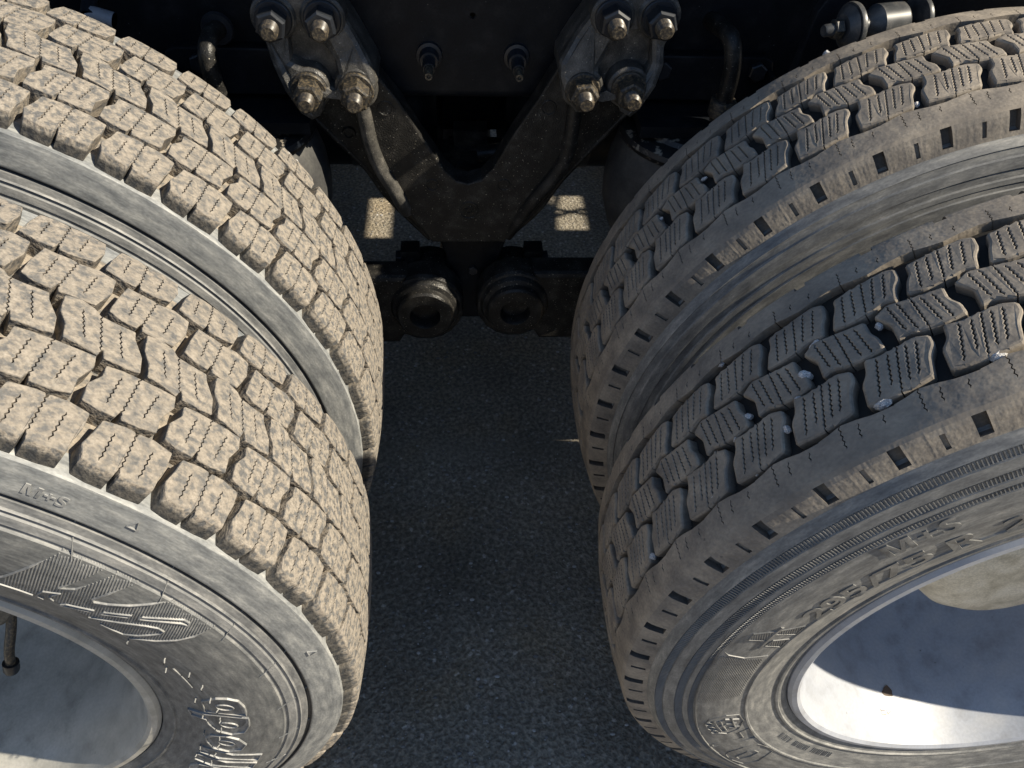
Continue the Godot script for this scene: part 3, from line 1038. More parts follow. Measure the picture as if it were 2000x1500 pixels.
func left_details(w: Node3D) -> void:
	var t: Node3D = w.get_node("tyre")
	var prof := LEFT_SIDE
	spin = 0.5
	# --- the maker's mark: raised outlines with hatched fields
	var outline := func(a: Array, closed := false):
		var p := polar(a, closed)
		if closed:
			p.append(p[0])
		var line := tool()
		ridge(line, p, 2.0, 1.6, prof)
		put("raised_line", done(line), M.left_moulding, t)
	var field := polar([44.3, 378, 43.2, 405, 42.0, 433.5, 37.4, 433.5, 38.8, 391, 37.4, 398, 36.0, 433.5, 33.5, 433.5, 34.4, 410, 34.8, 394, 34.3, 391, 33.0, 396, 31.2, 408, 28.6, 433.5, 21.5, 433.5, 21.4, 414, 21.7, 398, 22.7, 381, 24.5, 362, 31.8, 363, 37.3, 366, 38.1, 369, 39.5, 376, 39.5, 368, 39.7, 363, 43.3, 362], true)
	for p in [[46.5, 350, 44.3, 378, 43.2, 405, 42.0, 434], [37.2, 433, 38.8, 391, 37.4, 398, 36.0, 434], [33.5, 434, 34.4, 410, 34.8, 394, 34.3, 391, 33.0, 396, 31.2, 408, 28.6, 434], [38.3, 362, 39.2, 363, 39.5, 368, 39.5, 376, 37.9, 383, 38.2, 375, 38.1, 369, 37.3, 366], [44.5, 361, 41.4, 362, 39.7, 362], [24.5, 362, 22.7, 381, 21.7, 398, 21.4, 414, 21.5, 434], [31.8, 363, 28.9, 379, 26.7, 393, 25.4, 399, 24.4, 399, 24.1, 394, 24.4, 385, 24.9, 374, 25.9, 363, 27.6, 361, 29.6, 361]]:
		outline.call(p)
	for p in [[36.1, 364, 35.8, 369, 32.9, 379, 33.0, 374, 35.9, 363], [31.8, 378, 31.9, 383, 29.5, 397, 29.4, 392], [28.4, 397, 28.5, 402, 26.4, 416, 25.1, 424, 24.2, 424, 23.9, 421, 24.7, 419, 26.4, 409]]:
		outline.call(p, true)
	outline.call([13.4, 359, 10.9, 358, 6.1, 357])
	var st := tool()
	hatch(st, field, 62.0, 2.3, prof, 0.55)
	put("hatched_field", done(st), M.left_moulding, t)
	# --- the name below it, letter by letter, as raised plates
	var letters := [
		[-3.9, 353, -4.2, 396, -0.9, 397, 1.4, 394, 2.3, 385, 2.4, 374, 0.6, 356], [-4.7, 335, -5.2, 353, -5.2, 397, -8.4, 396, -11.0, 391, -12.4, 378, -11.8, 362, -9.5, 353, -7.6, 351, -7.0, 336],
		[-16.6, 350, -14.7, 355, -13.6, 372, -14.4, 385, -16.4, 394, -18.8, 391, -20.4, 379, -20.1, 361, -18.2, 352], [-20.8, 415, -21.7, 384, -21.2, 349, -23.8, 349, -24.4, 372, -23.4, 415], [-24.7, 415, -25.6, 382, -25.3, 349, -27.9, 348, -28.5, 370, -27.2, 415],
		[-31.8, 350, -29.9, 355, -28.9, 372, -29.7, 385, -31.7, 394, -34.1, 391, -35.6, 379, -35.3, 361, -33.4, 352]]
	for i in letters.size():
		st = tool()
		var edge := polar(letters[i], true)
		edge.append(edge[0])
		ridge(st, edge, 2.4, 2.1, prof)
		block(st, polar(letters[i], true), [[1.2, 0.25], [0.0, 0.25], [0.0, -0.5]], on_side(prof))
		if i in [0, 1, 2, 5]:
			var mid: Array = [[-1.3, 377], [-8.7, 375], [-16.9, 373], [-32.2, 373]][[0, 1, 2, 5].find(i)]
			var c := polar([mid[0], mid[1], mid[0], mid[1]])[0]
			var hole := PackedVector2Array()
			for k in 16:
				var a := TAU * k / 16
				hole.append(c + c.normalized() * cos(a) * 9.0 + c.normalized().orthogonal() * sin(a) * 6.5)
			hole.append(hole[0])
			ridge(st, hole, 2.2, 1.2, prof)
		put("letter", done(st), M.left_moulding, t)
	# --- mould lines across the rings
	for k in 10:
		st = tool()
		var th := 42.0 - k * 11.0
		ridge(st, polar([th - 1.4, 428, th, 445, th + 1.0, 458]), 1.0, 1.3, prof)
		put("mould_line", done(st), M.left_moulding, t)
	# --- small marks on the shoulder
	st = tool()
	arc_text(st, "M+S", 0.013, 0.468, 46.6, 1.0, prof, 1.3)
	put("lettering", done(st), M.left_moulding, t)
	for th in [38.7, 8.4]:
		st = tool()
		ridge(st, polar([th - 0.5, 476, th + 0.5, 476, th, 484, th - 0.5, 476]), 1.0, 1.4, prof)
		put("wear_triangle", done(st), M.left_moulding, t)
	# --- vent hairs left from the mould
	for h in [[12.2, 376], [7.6, 376], [2.7, 374], [1.8, 357], [-1.4, 375], [-5.1, 356], [-5.3, 374], [-9.5, 373], [-13.2, 354], [-13.6, 371], [-17.5, 371], [-20.7, 353], [-21.8, 371], [-25.2, 353], [-25.6, 372], [24.4, 363], [17.5, 370], [14.0, 358]]:
		var th := deg_to_rad(h[0])
		var r: float = h[1] / 1000.0 - 0.006
		var b := Vector3(cos(th) * r, sin(th) * r, side_z(prof, r) - 0.001)
		var j := Vector3(rng.randf_range(-1, 1), rng.randf_range(-1, 1), 0) * 0.0016
		put("rubber_hair", tube([b, b + Vector3(0, 0, 0.003) + j * 0.6, b + Vector3(0, 0.0005, 0.0055) - j * 0.6, b + Vector3(0.0005, 0.001, 0.0072) + j * 0.6], [0.0009, 0.00085, 0.0008, 0.0007], 6), M.left_moulding, t)
	# --- hub, valve
	var hub := put("hub", turned([[0.0, 0.012], [0.06, 0.012], [0.066, 0.006], [0.085, 0.004], [0.112, 0.0], [0.118, -0.006], [0.12, -0.02], [0.12, -0.13]], 48), M.grey_hub, w)
	hub.position.y = AXLE_Y - GROUND
	var v0 := Vector3(0.075, AXLE_Y - GROUND - 0.105, -0.02)
	put("valve_stem", tube(bend([v0 + Vector3(0.004, 0.03, -0.01), v0 + Vector3(0.0, 0.0, 0.01), v0 + Vector3(-0.008, -0.03, 0.028), v0 + Vector3(-0.012, -0.05, 0.034)]), [0.006], 12), M.stud_steel, w)
	put("valve_cap", turned([[0.0, 0.016], [0.008, 0.016], [0.0095, 0.012], [0.0095, 0.0], [0.0, 0.0]], 16, axis(v0 + Vector3(-0.012, -0.050, 0.034), Vector3(-0.004, -0.02, 0.006))), M.dark_steel, w)


func right_details(w: Node3D) -> void:
	var t: Node3D = w.get_node("tyre")
	var prof := RIGHT_SIDE
	spin = -0.6
	# --- serrated bands
	for band in [[0.4550, 0.4475, 0.9], [0.4340, 0.4260, 0.95], [0.4195, 0.4140, 0.8]]:
		var st := tool()
		var th := 88.0
		while th < 212.0:
			ridge(st, polar([th, band[0] * 1000.0, th, (band[0] + band[1]) * 500.0, th, band[1] * 1000.0]), 1.8, 1.5, prof)
			th += 0.42
		put("serrated_band", done(st), M.right_moulding, t).set_meta("kind", "stuff")
	# --- size and season marks
	for s in [["295", 0.033, 0.354, 153.3, 1.30], ["/", 0.033, 0.354, 146.3, 1.2], ["75", 0.033, 0.355, 141.4, 1.45], ["R", 0.033, 0.354, 133.6, 1.35], ["22.5", 0.033, 0.352, 121.6, 1.35], ["M+S", 0.026, 0.391, 137.0, 1.35]]:
		var st := tool()
		arc_text(st, s[0], s[1], s[2], s[3], 1.4, prof, s[4])
		put("lettering", done(st), M.right_moulding, t)
	# --- the arrow-like mark
	var st := tool()
	for p in [[166.7, 400, 164.9, 401, 162.9, 378, 161.1, 358, 164.0, 356, 164.3, 380, 166.3, 381], [165.7, 357, 168.5, 357, 168.0, 377, 166.2, 374]]:
		st = tool()
		var c := polar(p, true)
		hatch(st, c, 100.0, 2.4, prof, 0.6)
		c.append(c[0])
		ridge(st, c, 1.5, 1.1, prof)
		put("raised_mark", done(st), M.right_moulding, t).set_meta("kind", "stuff")
	st = tool()
	ridge(st, polar([168.8, 380, 162.0, 381]), 5.0, 1.5, prof)
	put("raised_mark", done(st), M.right_moulding, t)
	# --- fine lines that frame the lower fields
	st = tool()
	ridge(st, polar([166.0, 423, 168.5, 421, 170.6, 416, 171.8, 405, 172.3, 386, 171.7, 361]), 1.6, 1.1, prof)
	put("mould_line", done(st), M.right_moulding, t)
	st = tool()
	ridge(st, polar([170.6, 416, 174.9, 413, 182.0, 413, 192.0, 411, 200.0, 412, 211.0, 413, 218.0, 413, 240.0, 413]), 2.2, 1.8, prof)
	put("mould_line", done(st), M.right_moulding, t)
	st = tool()
	hatch(st, polar([172.5, 411, 173.0, 362, 180.0, 360, 188.0, 362, 189.0, 400, 189.0, 409], true), 118.0, 2.2, prof, 0.5)
	put("hatched_field", done(st), M.right_moulding, t)
	# --- crest: an oval with a small building over three rings
	st = tool()
	var oval := polar([199.0, 403, 197.0, 396, 196.2, 376, 197.2, 361, 200.9, 357, 204.3, 366, 205.2, 382, 203.2, 398], true)
	oval.append(oval[0])
	ridge(st, oval, 1.3, 1.0, prof)
	for b in [[198.0, 391, 203.8, 386], [198.2, 384, 204.0, 380], [197.9, 378, 199.3, 362], [200.2, 378, 200.9, 366], [202.3, 376, 202.9, 364], [198.0, 370, 203.4, 369], [198.6, 390, 198.2, 381], [201.0, 389, 200.6, 380], [203.4, 386, 203.2, 378]]:
		ridge(st, polar(b), 2.2, 1.6, prof)
	for c in [[198.9, 398], [201.0, 397], [203.0, 395]]:
		var m := polar([c[0], c[1], c[0], c[1]])[0]
		var ring := PackedVector2Array()
		for k in 13:
			ring.append(m + Vector2.from_angle(TAU * k / 12) * 4.2)
		ridge(st, ring, 1.6, 1.6, prof)
	put("crest", done(st), M.right_moulding, t)
	# --- two big letters
	for p in [[209.8, 409, 209.4, 368, 206.2, 368, 205.6, 355, 211.3, 354, 211.0, 409], [222.2, 356, 218.4, 354, 215.6, 360, 214.7, 378, 215.3, 399, 216.5, 407, 219.9, 411, 223.9, 406, 224.4, 385]]:
		st = tool()
		block(st, polar(p, true), [[1.4, -0.2], [0.8, 1.0], [0.0, 1.0], [0.0, -0.5]], on_side(prof))
		put("letter", done(st), M.right_moulding, t)
	st = tool()
	var eye := polar([218.8, 399, 217.6, 380, 218.0, 371, 219.7, 370, 220.5, 383, 220.3, 399], true)
	eye.append(eye[0])
	ridge(st, eye, 1.5, 1.3, prof)
	put("letter", done(st), M.right_moulding, t)
	# --- tiny maker's lines near the bead, only strokes at this size
	st = tool()
	for k in 34:
		if k in [9, 10, 21, 22]:
			continue
		var th := 217.0 + k * 0.68
		ridge(st, polar([th, 326, th + rng.randf_range(-0.2, 0.25), 335]), 1.3, 1.0, prof)
	put("small_print", done(st), M.right_moulding, t)
	# --- hub: a pale drum in front of the disc
	var hub := put("hub", turned([[0.0, 0.03], [0.05, 0.03], [0.085, 0.024], [0.104, 0.010], [0.112, -0.008], [0.114, -0.03], [0.116, -0.14]], 56), M.cream_hub, w)
	hub.position.y = AXLE_Y - GROUND
	# --- torn sticker inside the barrel, with a stain above it
	st = tool()
	var on_barrel := func(p: Vector2, h: float, _k: int) -> Vector3:
		var th := deg_to_rad(p.x)
		var z := p.y / 1000.0
		var r := 0.2865 - (0.113 - z) * 0.30 - 0.0012 - h / 1000.0
		return Vector3(cos(th) * r, sin(th) * r, z)
	block(st, PackedVector2Array([Vector2(247.3, 61), Vector2(246.8, 88.5), Vector2(252.0, 90.5), Vector2(257.5, 90), Vector2(256.2, 79), Vector2(254.6, 70), Vector2(252.6, 72), Vector2(250.6, 62)]), [[0.0, 0.5], [0.0, 0.0]], on_barrel)
	var paper := put("sticker", done(st), M.sticker_paper, w)
	paper.position.y = AXLE_Y - GROUND
	st = tool()
	for q in [[250.6, 76, 250.9, 86], [250.6, 81, 252.4, 80.5], [250.9, 86, 252.6, 85], [252.8, 76, 253.2, 85], [253.2, 85, 254.4, 80]]:
		var a := Vector2(q[0], q[1])
		var b := Vector2(q[2], q[3])
		var s := (b - a).normalized().orthogonal() * Vector2(0.14, 0.7)
		block(st, PackedVector2Array([a - s, b - s, b + s, a + s]), [[0.0, 0.8], [0.0, 0.5]], on_barrel)
	put("print", done(st), M.sticker_ink, paper)
	st = tool()
	var blob := PackedVector2Array()
	for k in 14:
		var a := TAU * k / 14
		blob.append(Vector2(254.3 + cos(a) * 1.7 * (1.0 + 0.25 * sin(k * 2.1)), 57 + sin(a) * 8.5 * (1.0 + 0.2 * cos(k * 1.7))))
	block(st, blob, [[0.0, 0.7], [0.0, 0.0]], on_barrel)
	put("stain", done(st), M.stain, w).position.y = AXLE_Y - GROUND


# ------------------------------------------------------------------ pebbles wedged in the grooves

func pebbles() -> void:
	var kinds := []
	for v in 4:
		var s := SphereMesh.new()
		s.radius = 1.0
		s.height = 2.0
		s.radial_segments = 9
		s.rings = 5
		var st := SurfaceTool.new()
		st.create_from(s, 0)
		var a := st.commit_to_arrays()
		var p: PackedVector3Array = a[Mesh.ARRAY_VERTEX]
		var n := FastNoiseLite.new()
		n.seed = v + 5
		n.frequency = 0.9
		for i in p.size():
			p[i] *= 1.0 + 0.55 * n.get_noise_3dv(p[i])
		st = tool()
		for i in a[Mesh.ARRAY_INDEX]:
			st.add_vertex(p[i])
		var m := done(st)
		kinds.append(m)
	# [theta, z mm, length mm, width mm, what sets it apart]
	var right := [
		[135.8, -13, 11, 6, "flat pale pebble wedged below a block's corner, second groove of the outer right tyre"], [137.9, 12, 10, 8, "largest round pale pebble, wedged mid tread in the outer right tyre"], [132.7, 73, 13, 6, "long speckled white pebble lying beside the outer shoulder rib of the outer right tyre"],
		[129.8, 1, 5, 5, "speckled grey pebble in a deep gap between blocks high on the outer right tyre"], [141.7, 51, 5, 6, "round white pebble between two blocks near the outer rib of the outer right tyre"], [145.0, 16, 6, 5, "small grey pebble under a slanted middle block, outer right tyre, upper of two close together"],
		[147.2, 29, 6, 5, "bluish pebble beside a slanted middle block, outer right tyre, lower of two close together"], [146.4, 71, 7, 5, "angular white pebble against the shaded outer rib of the outer right tyre"], [152.4, 68, 8, 6, "pale pebble squeezed against the outer rib low on the outer right tyre"], [157.4, -70, 6, 3, "thin white sliver of stone by the inner rib low on the outer right tyre"],
		[146.3, -63, 6, 3, "thin pale stone sliver by the inner rib, midway down the outer right tyre"], [122.7, 73, 11, 6, "sunlit cream pebble beside the outer rib, highest on the outer right tyre"], [137.6, 70, 5, 4, "tiny white pebble at the outer right tyre's outer rib, below the long speckled one"], [139.4, 30, 6, 5, "flat grey stone pressed between two rows of blocks on the outer right tyre"], [164.7, 66, 7, 5, "pinkish white pebble lowest along the outer rib of the outer right tyre"]]
	var behind := [
		[117.1, -95, 6, 5, "cream pebble in a gap by the inner rib of the inner right tyre"], [134.3, -50, 7, 4, "pale pebble near the inner rib of the inner right tyre, upper of the shaded ones"], [137.8, 1, 7, 3, "thin white stone in the shaded middle groove of the inner right tyre"], [145.9, 1, 8, 3, "thin white stone lowest in the shaded tread of the inner right tyre"],
		[127.7, 1, 6, 3, "small white stone at a slanted block's edge on the inner right tyre"], [106.2, 62, 9, 6, "large cream pebble beside the sunlit outer rib of the inner right tyre"], [108.1, 67, 7, 4, "pale pebble left of the large cream one on the inner right tyre"], [112.6, 66, 5, 4, "tiny cream pebble at the outer rib of the inner right tyre"], [118.1, 20, 5, 4, "little white pebble in the middle of the sunlit inner right tyre"]]
	var left := [[35.3, -104, 5, 4, "white angular pebble near the far shoulder of the inner left tyre, upper of two"], [33.4, -108, 6, 3, "white stone sliver near the far shoulder of the inner left tyre, lower of two"]]
	var n := 0
	for set_ in [[right, WHEEL_X, 0.0, R_RIGHT - 0.0048], [behind, WHEEL_X, -DUAL, R_RIGHT - 0.0048], [left, -WHEEL_X, -DUAL, R_LEFT - 0.004]]:
		for p in set_[0]:
			var on_right: bool = set_[1] > 0.0
			var th := deg_to_rad(124.2 + (p[0] - 125.0) * 1.03 + (2.2 if set_[2] < 0.0 else 0.0) if on_right else p[0])
			p[1] -= 7.5 if on_right else -4.0
			var r: float = set_[3] - 0.006 * pow(p[1] / 105.0, 2.0)
			var o := put("pebble", kinds[n % 4], M.pale_stone)
			n += 1
			o.position = Vector3(set_[1] + cos(th) * r, AXLE_Y + sin(th) * r, set_[2] + p[1] / 1000.0)
			var out := Vector3(cos(th), sin(th), 0)
			var along := Vector3(-sin(th), cos(th), 0).rotated(out, rng.randf_range(-0.35, 0.35))
			o.basis = Basis(along * p[2] * 0.00066, out * p[3] * 0.0007, along.cross(out) * p[3] * 0.00072)
			tag(o, p[4], "pebble", "pebbles wedged in the tread grooves")


# ------------------------------------------------------------------ chassis and suspension

func hexagon(r: float, turn: float) -> PackedVector2Array:
	var p := PackedVector2Array()
	for k in 6:
		p.append(Vector2.from_angle(TAU * k / 6 + turn) * r)
	return p


# a washer, hexagon nut and threaded stud that points at +z; mats: nut, stud
func bolt(parent: Node3D, at: Vector3, turn: float, nut_m: Material, stud_m: Material, size := 1.0, stick := 0.03) -> void:
	var st := tool()
	var base := hexagon(20.5 * size, turn)
	var to := func(p: Vector2, h: float, _k: int): return Vector3(p.x / 1000.0, p.y / 1000.0, 0.029 * size + h / 1000.0)
	block(st, base, [[2.6 * size, 0.0], [0.0, -2.0 * size], [0.0, -24.0 * size]], to)
	var o := put("nut", done(st), nut_m, parent)
	o.position = at
	put("washer", turned([[0.012 * size, 0.0055 * size], [0.0235 * size, 0.0055 * size], [0.0250 * size, 0.004 * size], [0.0250 * size, -0.002]], 28), nut_m, o)
	var prof := [[0.0, 0.031 * size + stick], [0.0085 * size, 0.031 * size + stick], [0.0112 * size, 0.028 * size + stick]]
	var z := 0.027 * size + stick
	while z > 0.028 * size:
		prof.append([0.0118 * size, z])
		prof.append([0.0105 * size, z - 0.0012])
		z -= 0.0026
	prof.append([0.011 * size, 0.02 * size])
	put("stud", turned(prof, 24), stud_m, o)


func plain_bolt(parent: Node3D, at: Vector3, along: Vector3, r: float, m: Material) -> void:
	var st := tool()
	block(st, hexagon(r * 1000.0, 0.4), [[r * 120.0, 0.0], [0.0, -r * 120.0], [0.0, -r * 750.0]], func(p: Vector2, h: float, _k: int): return Vector3(p.x / 1000.0, p.y / 1000.0, r * 0.75 + h / 1000.0))
	var o := put("bolt_head", done(st), m, parent)
	o.transform = axis(at, along)


func mirror(a: Array) -> Array:
	var out := []
	for i in range(0, a.size(), 2):
		out.append(-a[i] - 0.008)
		out.append(a[i + 1] + 0.004)
	return out


func chassis() -> void:
	frame_rails()
	bracket()
	arms()
	air_springs()
	pipes()
	underside()
	for o in get_children():
		if o is Node3D and o.has_meta("label") and not o.has_meta("kind") and o.get_meta("category") != "axle":
			settle(o)


func frame_rails() -> void:
	var rail := thing("frame_rail", "long black steel frame rail crossing behind the tyres with two grease nipples", "frame rail", Vector3(0, GROUND, -0.66))
	var y := -GROUND
	var st := tool()
	# the web, with its round hole, in two halves that meet at the hole's middle
	var hole := []
	for k in 13:
		var a := PI * k / 12.0
		hole.append([sin(a) * 0.0045, cos(a) * 0.0045])
	var l := [-3.0, 0.800, -0.0075, 0.800]
	for k in 13:
		l.append_array([-0.0075 - hole[12 - k][0], 0.909 + hole[12 - k][1]])
	l.append_array([-0.0075, 1.10, -3.0, 1.10])
	var r := [3.0, 1.10, -0.0075, 1.10]
	for k in 13:
		r.append_array([-0.0075 + hole[k][0], 0.909 + hole[k][1]])
	r.append_array([-0.0075, 0.800, 3.0, 0.800])
	plate(st, l, -0.008, 0.0, 0.0)
	plate(st, r, -0.008, 0.0, 0.0)
	var web := put("web", done(st), M.black_paint, rail)
	web.position.y = y
	# the bend below it and the flange that runs inwards
	st = SurfaceTool.new()
	st.begin(Mesh.PRIMITIVE_TRIANGLES)
	st.set_smooth_group(0)
	for k in 6:
		var a0 := PI / 2 * k / 6
		var a1 := PI / 2 * (k + 1) / 6
		quad(st, Vector3(-3, 0.800 - 0.014 * sin(a1), -0.014 + 0.014 * cos(a1)), Vector3(3, 0.800 - 0.014 * sin(a1), -0.014 + 0.014 * cos(a1)), Vector3(3, 0.800 - 0.014 * sin(a0), -0.014 + 0.014 * cos(a0)), Vector3(-3, 0.800 - 0.014 * sin(a0), -0.014 + 0.014 * cos(a0)))
	quad(st, Vector3(-3, 0.786, -0.085), Vector3(3, 0.786, -0.085), Vector3(3, 0.786, -0.014), Vector3(-3, 0.786, -0.014))
	quad(st, Vector3(-3, 0.794, -0.014), Vector3(3, 0.794, -0.014), Vector3(3, 0.794, -0.085), Vector3(-3, 0.794, -0.085))
	var fl := put("flange", done(st), M.black_paint, rail)
	fl.position.y = y
	st = tool()
	box(st, Vector3(-3, 1.1005, -0.085), Vector3(3, 1.108, 0.0))
	put("flange", done(st), M.black_paint, rail).position.y = y
	for i in 2:
		nipple(rail, Vector3([-0.072, 0.059][i], 0.853 + y, 0.0))
	# what lies over the rails and shades them: a mounting angle along the near rail and deck plates with two gaps
	var deck := thing("chassis_deck", "black deck plates and mounting angle on top of the truck frame", "deck plate", Vector3(0, GROUND, -0.66))
	st = tool()
	box(st, Vector3(-3, 1.112, -0.06), Vector3(3, 1.165, 0.127))
	put("mounting_angle", done(st), M.black_paint, deck).position.y = y
	st = tool()
	box(st, Vector3(0.57, 1.113, 0.128), Vector3(0.72, 1.150, 0.176))
	put("tab", done(st), M.black_paint, deck).position.y = y
	for b in [[-3.0, 1.10, -1.02, -0.065], [1.174, 1.64, -1.02, -0.065], [1.745, 3.0, -1.02, -0.065], [1.10, 1.174, -0.425, -0.065], [1.10, 1.174, -1.02, -0.612], [1.64, 1.745, -0.462, -0.065], [1.64, 1.745, -1.02, -0.628]]:
		st = tool()
		box(st, Vector3(b[0], 1.112, b[2]), Vector3(b[1], 1.12, b[3]))
		put("deck_plate", done(st), M.black_paint, deck).position.y = y
	# hoses that cross the right gap
	for h in [[1.63, -0.50, 1.755, -0.56], [1.63, -0.575, 1.755, -0.535], [1.66, -0.455, 1.69, -0.64]]:
		put("hose", tube([Vector3(h[0], 1.13 + y, h[1]), Vector3((h[0] + h[2]) / 2, 1.135 + y, (h[1] + h[3]) / 2), Vector3(h[2], 1.13 + y, h[3])], [0.007], 10), M.bellows_rubber, deck)
	var far := thing("frame_rail", "far black frame rail on the other side of the truck", "frame rail", Vector3(0, GROUND, -1.51))
	st = tool()
	box(st, Vector3(-3, 0.786, -0.008), Vector3(3, 1.108, 0.0))
	put("web", done(st), M.black_paint, far).position.y = y


func nipple(parent: Node3D, at: Vector3) -> void:
	var o := put("grease_nipple", turned([[0.0, 0.022], [0.013, 0.022], [0.014, 0.020], [0.0145, 0.006], [0.019, 0.005], [0.020, 0.0]], 24), M.dark_steel, parent)
	o.position = at
	put("neck", turned([[0.0, 0.046], [0.0085, 0.046], [0.0095, 0.043], [0.0095, 0.021]], 20), M.dark_steel, o)
	put("tip", turned([[0.0, 0.064], [0.0026, 0.0645], [0.0030, 0.068], [0.0052, 0.068], [0.0065, 0.063], [0.0068, 0.052], [0.0072, 0.045]], 18), M.stud_steel, o)


func bracket() -> void:
	var b := thing("suspension_bracket", "black cast V shaped suspension bracket bolted to the frame rail between the wheels", "bracket", Vector3(0, GROUND, -0.6))
	var y := -GROUND
	var st := tool()
	var z0 := -0.04
	# the V's web, front face at z = -0.605
	var inner_l := [-0.163, 0.890, -0.139, 0.844, -0.106, 0.800, -0.076, 0.746, -0.056, 0.714, -0.042, 0.690, -0.024, 0.672, -0.006, 0.667]
	var inner_r := [0.016, 0.674, 0.034, 0.695, 0.063, 0.752, 0.095, 0.805, 0.124, 0.859, 0.148, 0.900]
	var web := inner_l + inner_r + [0.150, 0.807, 0.150, 0.757, 0.147, 0.723, 0.136, 0.692, 0.102, 0.640, 0.057, 0.555, -0.066, 0.555, -0.113, 0.632, -0.118, 0.649, -0.137, 0.681, -0.151, 0.719, -0.157, 0.767, -0.160, 0.800]
	plate(st, web, z0, -0.005, 3.0)
	var w := put("web", done(st), M.black_casting, b)
	w.position.y = y
	# the thinner outer flanges, set back
	st = tool()
	plate(st, [-0.160, 0.812, -0.268, 0.805, -0.268, 0.780, -0.246, 0.764, -0.206, 0.716, -0.168, 0.670, -0.142, 0.624, -0.107, 0.579, -0.070, 0.535, -0.060, 0.56, -0.110, 0.632, -0.135, 0.681, -0.149, 0.719, -0.154, 0.767], -0.055, -0.038, 2.0)
	put("outer_flange", done(st), M.black_casting, b).position.y = y
	st = tool()
	plate(st, [0.148, 0.812, 0.255, 0.805, 0.256, 0.786, 0.213, 0.734, 0.181, 0.694, 0.147, 0.648, 0.113, 0.591, 0.064, 0.538, 0.052, 0.56, 0.100, 0.640, 0.134, 0.692, 0.145, 0.723, 0.147, 0.757], -0.055, -0.038, 2.0)
	put("outer_flange", done(st), M.black_casting, b).position.y = y
	# raised ribs along the web's edges, and beads along the outer edges
	for rib in [[-0.163, 0.812, -0.158, 0.775, -0.153, 0.735, -0.141, 0.694, -0.124, 0.660, -0.113, 0.634, -0.105, 0.610], [0.150, 0.815, 0.151, 0.765, 0.147, 0.723, 0.135, 0.690, 0.104, 0.643, 0.060, 0.563]]:
		var pts := []
		for i in range(0, rib.size(), 2):
			pts.append(Vector3(rib[i], rib[i + 1] + y, -0.004 - (0.012 if i == rib.size() - 2 else 0.0)))
		put("rib", tube(bend(pts, 5), [0.0115], 12), M.dusty_casting if rib[0] < 0.0 else M.black_casting, b)
	for rib in [[-0.246, 0.766, -0.206, 0.718, -0.168, 0.671, -0.142, 0.625, -0.107, 0.580, -0.070, 0.537], [0.252, 0.786, 0.213, 0.736, 0.181, 0.695, 0.147, 0.649, 0.113, 0.592, 0.064, 0.540]]:
		var pts := []
		for i in range(0, rib.size(), 2):
			pts.append(Vector3(rib[i], rib[i + 1] + y, -0.041))
		put("rib", tube(bend(pts, 5), [0.0045], 8), M.black_casting, b)
	# cast marks: rings with a number
	for m in [[-0.127, 0.790, 0.011], [0.113, 0.794, 0.011], [-0.062, 0.664, 0.010], [0.051, 0.665, 0.010], [-0.004, 0.618, 0.0155]]:
		put("cast_ring", turned([[m[2] - 0.0022, 0.0], [m[2] - 0.0012, 0.0013], [m[2] + 0.0002, 0.0013], [m[2] + 0.0012, 0.0]], 28, Transform3D(Basis(), Vector3(m[0], m[1] + y, -0.0052))), M.black_casting, b)
	var font := SystemFont.new()
	font.font_names = PackedStringArray(["Droid Sans"])
	font.font_weight = 700
	var tm := TextMesh.new()
	tm.font = font
	tm.text = "28"
	tm.font_size = 48
	tm.pixel_size = 0.015 / 48.0
	tm.depth = 0.002
	st = SurfaceTool.new()
	st.create_from(tm, 0)
	var num := put("cast_number", st.commit(), M.black_casting, b)
	num.position = Vector3(-0.004, 0.618 + y, -0.0042)
	num.rotation.z = 0.5
	put("plug", turned([[0.0, 0.002], [0.006, 0.002], [0.007, 0.005], [0.0095, 0.005], [0.011, 0.0]], 20, Transform3D(Basis(), Vector3(-0.188, 0.733 + y, -0.039))), M.black_casting, b)
	# --- the two bolted pads: a base plate, a raised horseshoe round a hollow
	var pad_l := [-0.292, 0.915, -0.290, 0.930, -0.280, 0.942, -0.263, 0.947, -0.200, 0.949, -0.186, 0.943, -0.176, 0.930, -0.155, 0.890, -0.136, 0.852, -0.133, 0.840, -0.138, 0.822, -0.148, 0.808, -0.165, 0.802, -0.178, 0.816, -0.190, 0.822, -0.207, 0.815, -0.212, 0.798, -0.231, 0.784, -0.246, 0.794, -0.262, 0.825, -0.275, 0.858, -0.281, 0.885]
	var hollow_l := [-0.246, 0.909, -0.229, 0.907, -0.205, 0.888, -0.190, 0.866, -0.186, 0.843, -0.191, 0.828, -0.203, 0.833, -0.208, 0.848, -0.222, 0.854, -0.248, 0.866]
	var pad_r := [0.158, 0.930, 0.168, 0.947, 0.186, 0.957, 0.251, 0.956, 0.267, 0.946, 0.277, 0.928, 0.274, 0.906, 0.268, 0.890, 0.270, 0.866, 0.262, 0.838, 0.244, 0.806, 0.232, 0.794, 0.214, 0.806, 0.205, 0.820, 0.190, 0.826, 0.176, 0.818, 0.165, 0.800, 0.148, 0.800, 0.132, 0.822, 0.121, 0.850, 0.121, 0.868, 0.140, 0.902]
	var hollow_r := [0.214, 0.911, 0.234, 0.912, 0.246, 0.898, 0.250, 0.866, 0.240, 0.850, 0.222, 0.848, 0.206, 0.832, 0.188, 0.828, 0.178, 0.838, 0.178, 0.864, 0.190, 0.890]
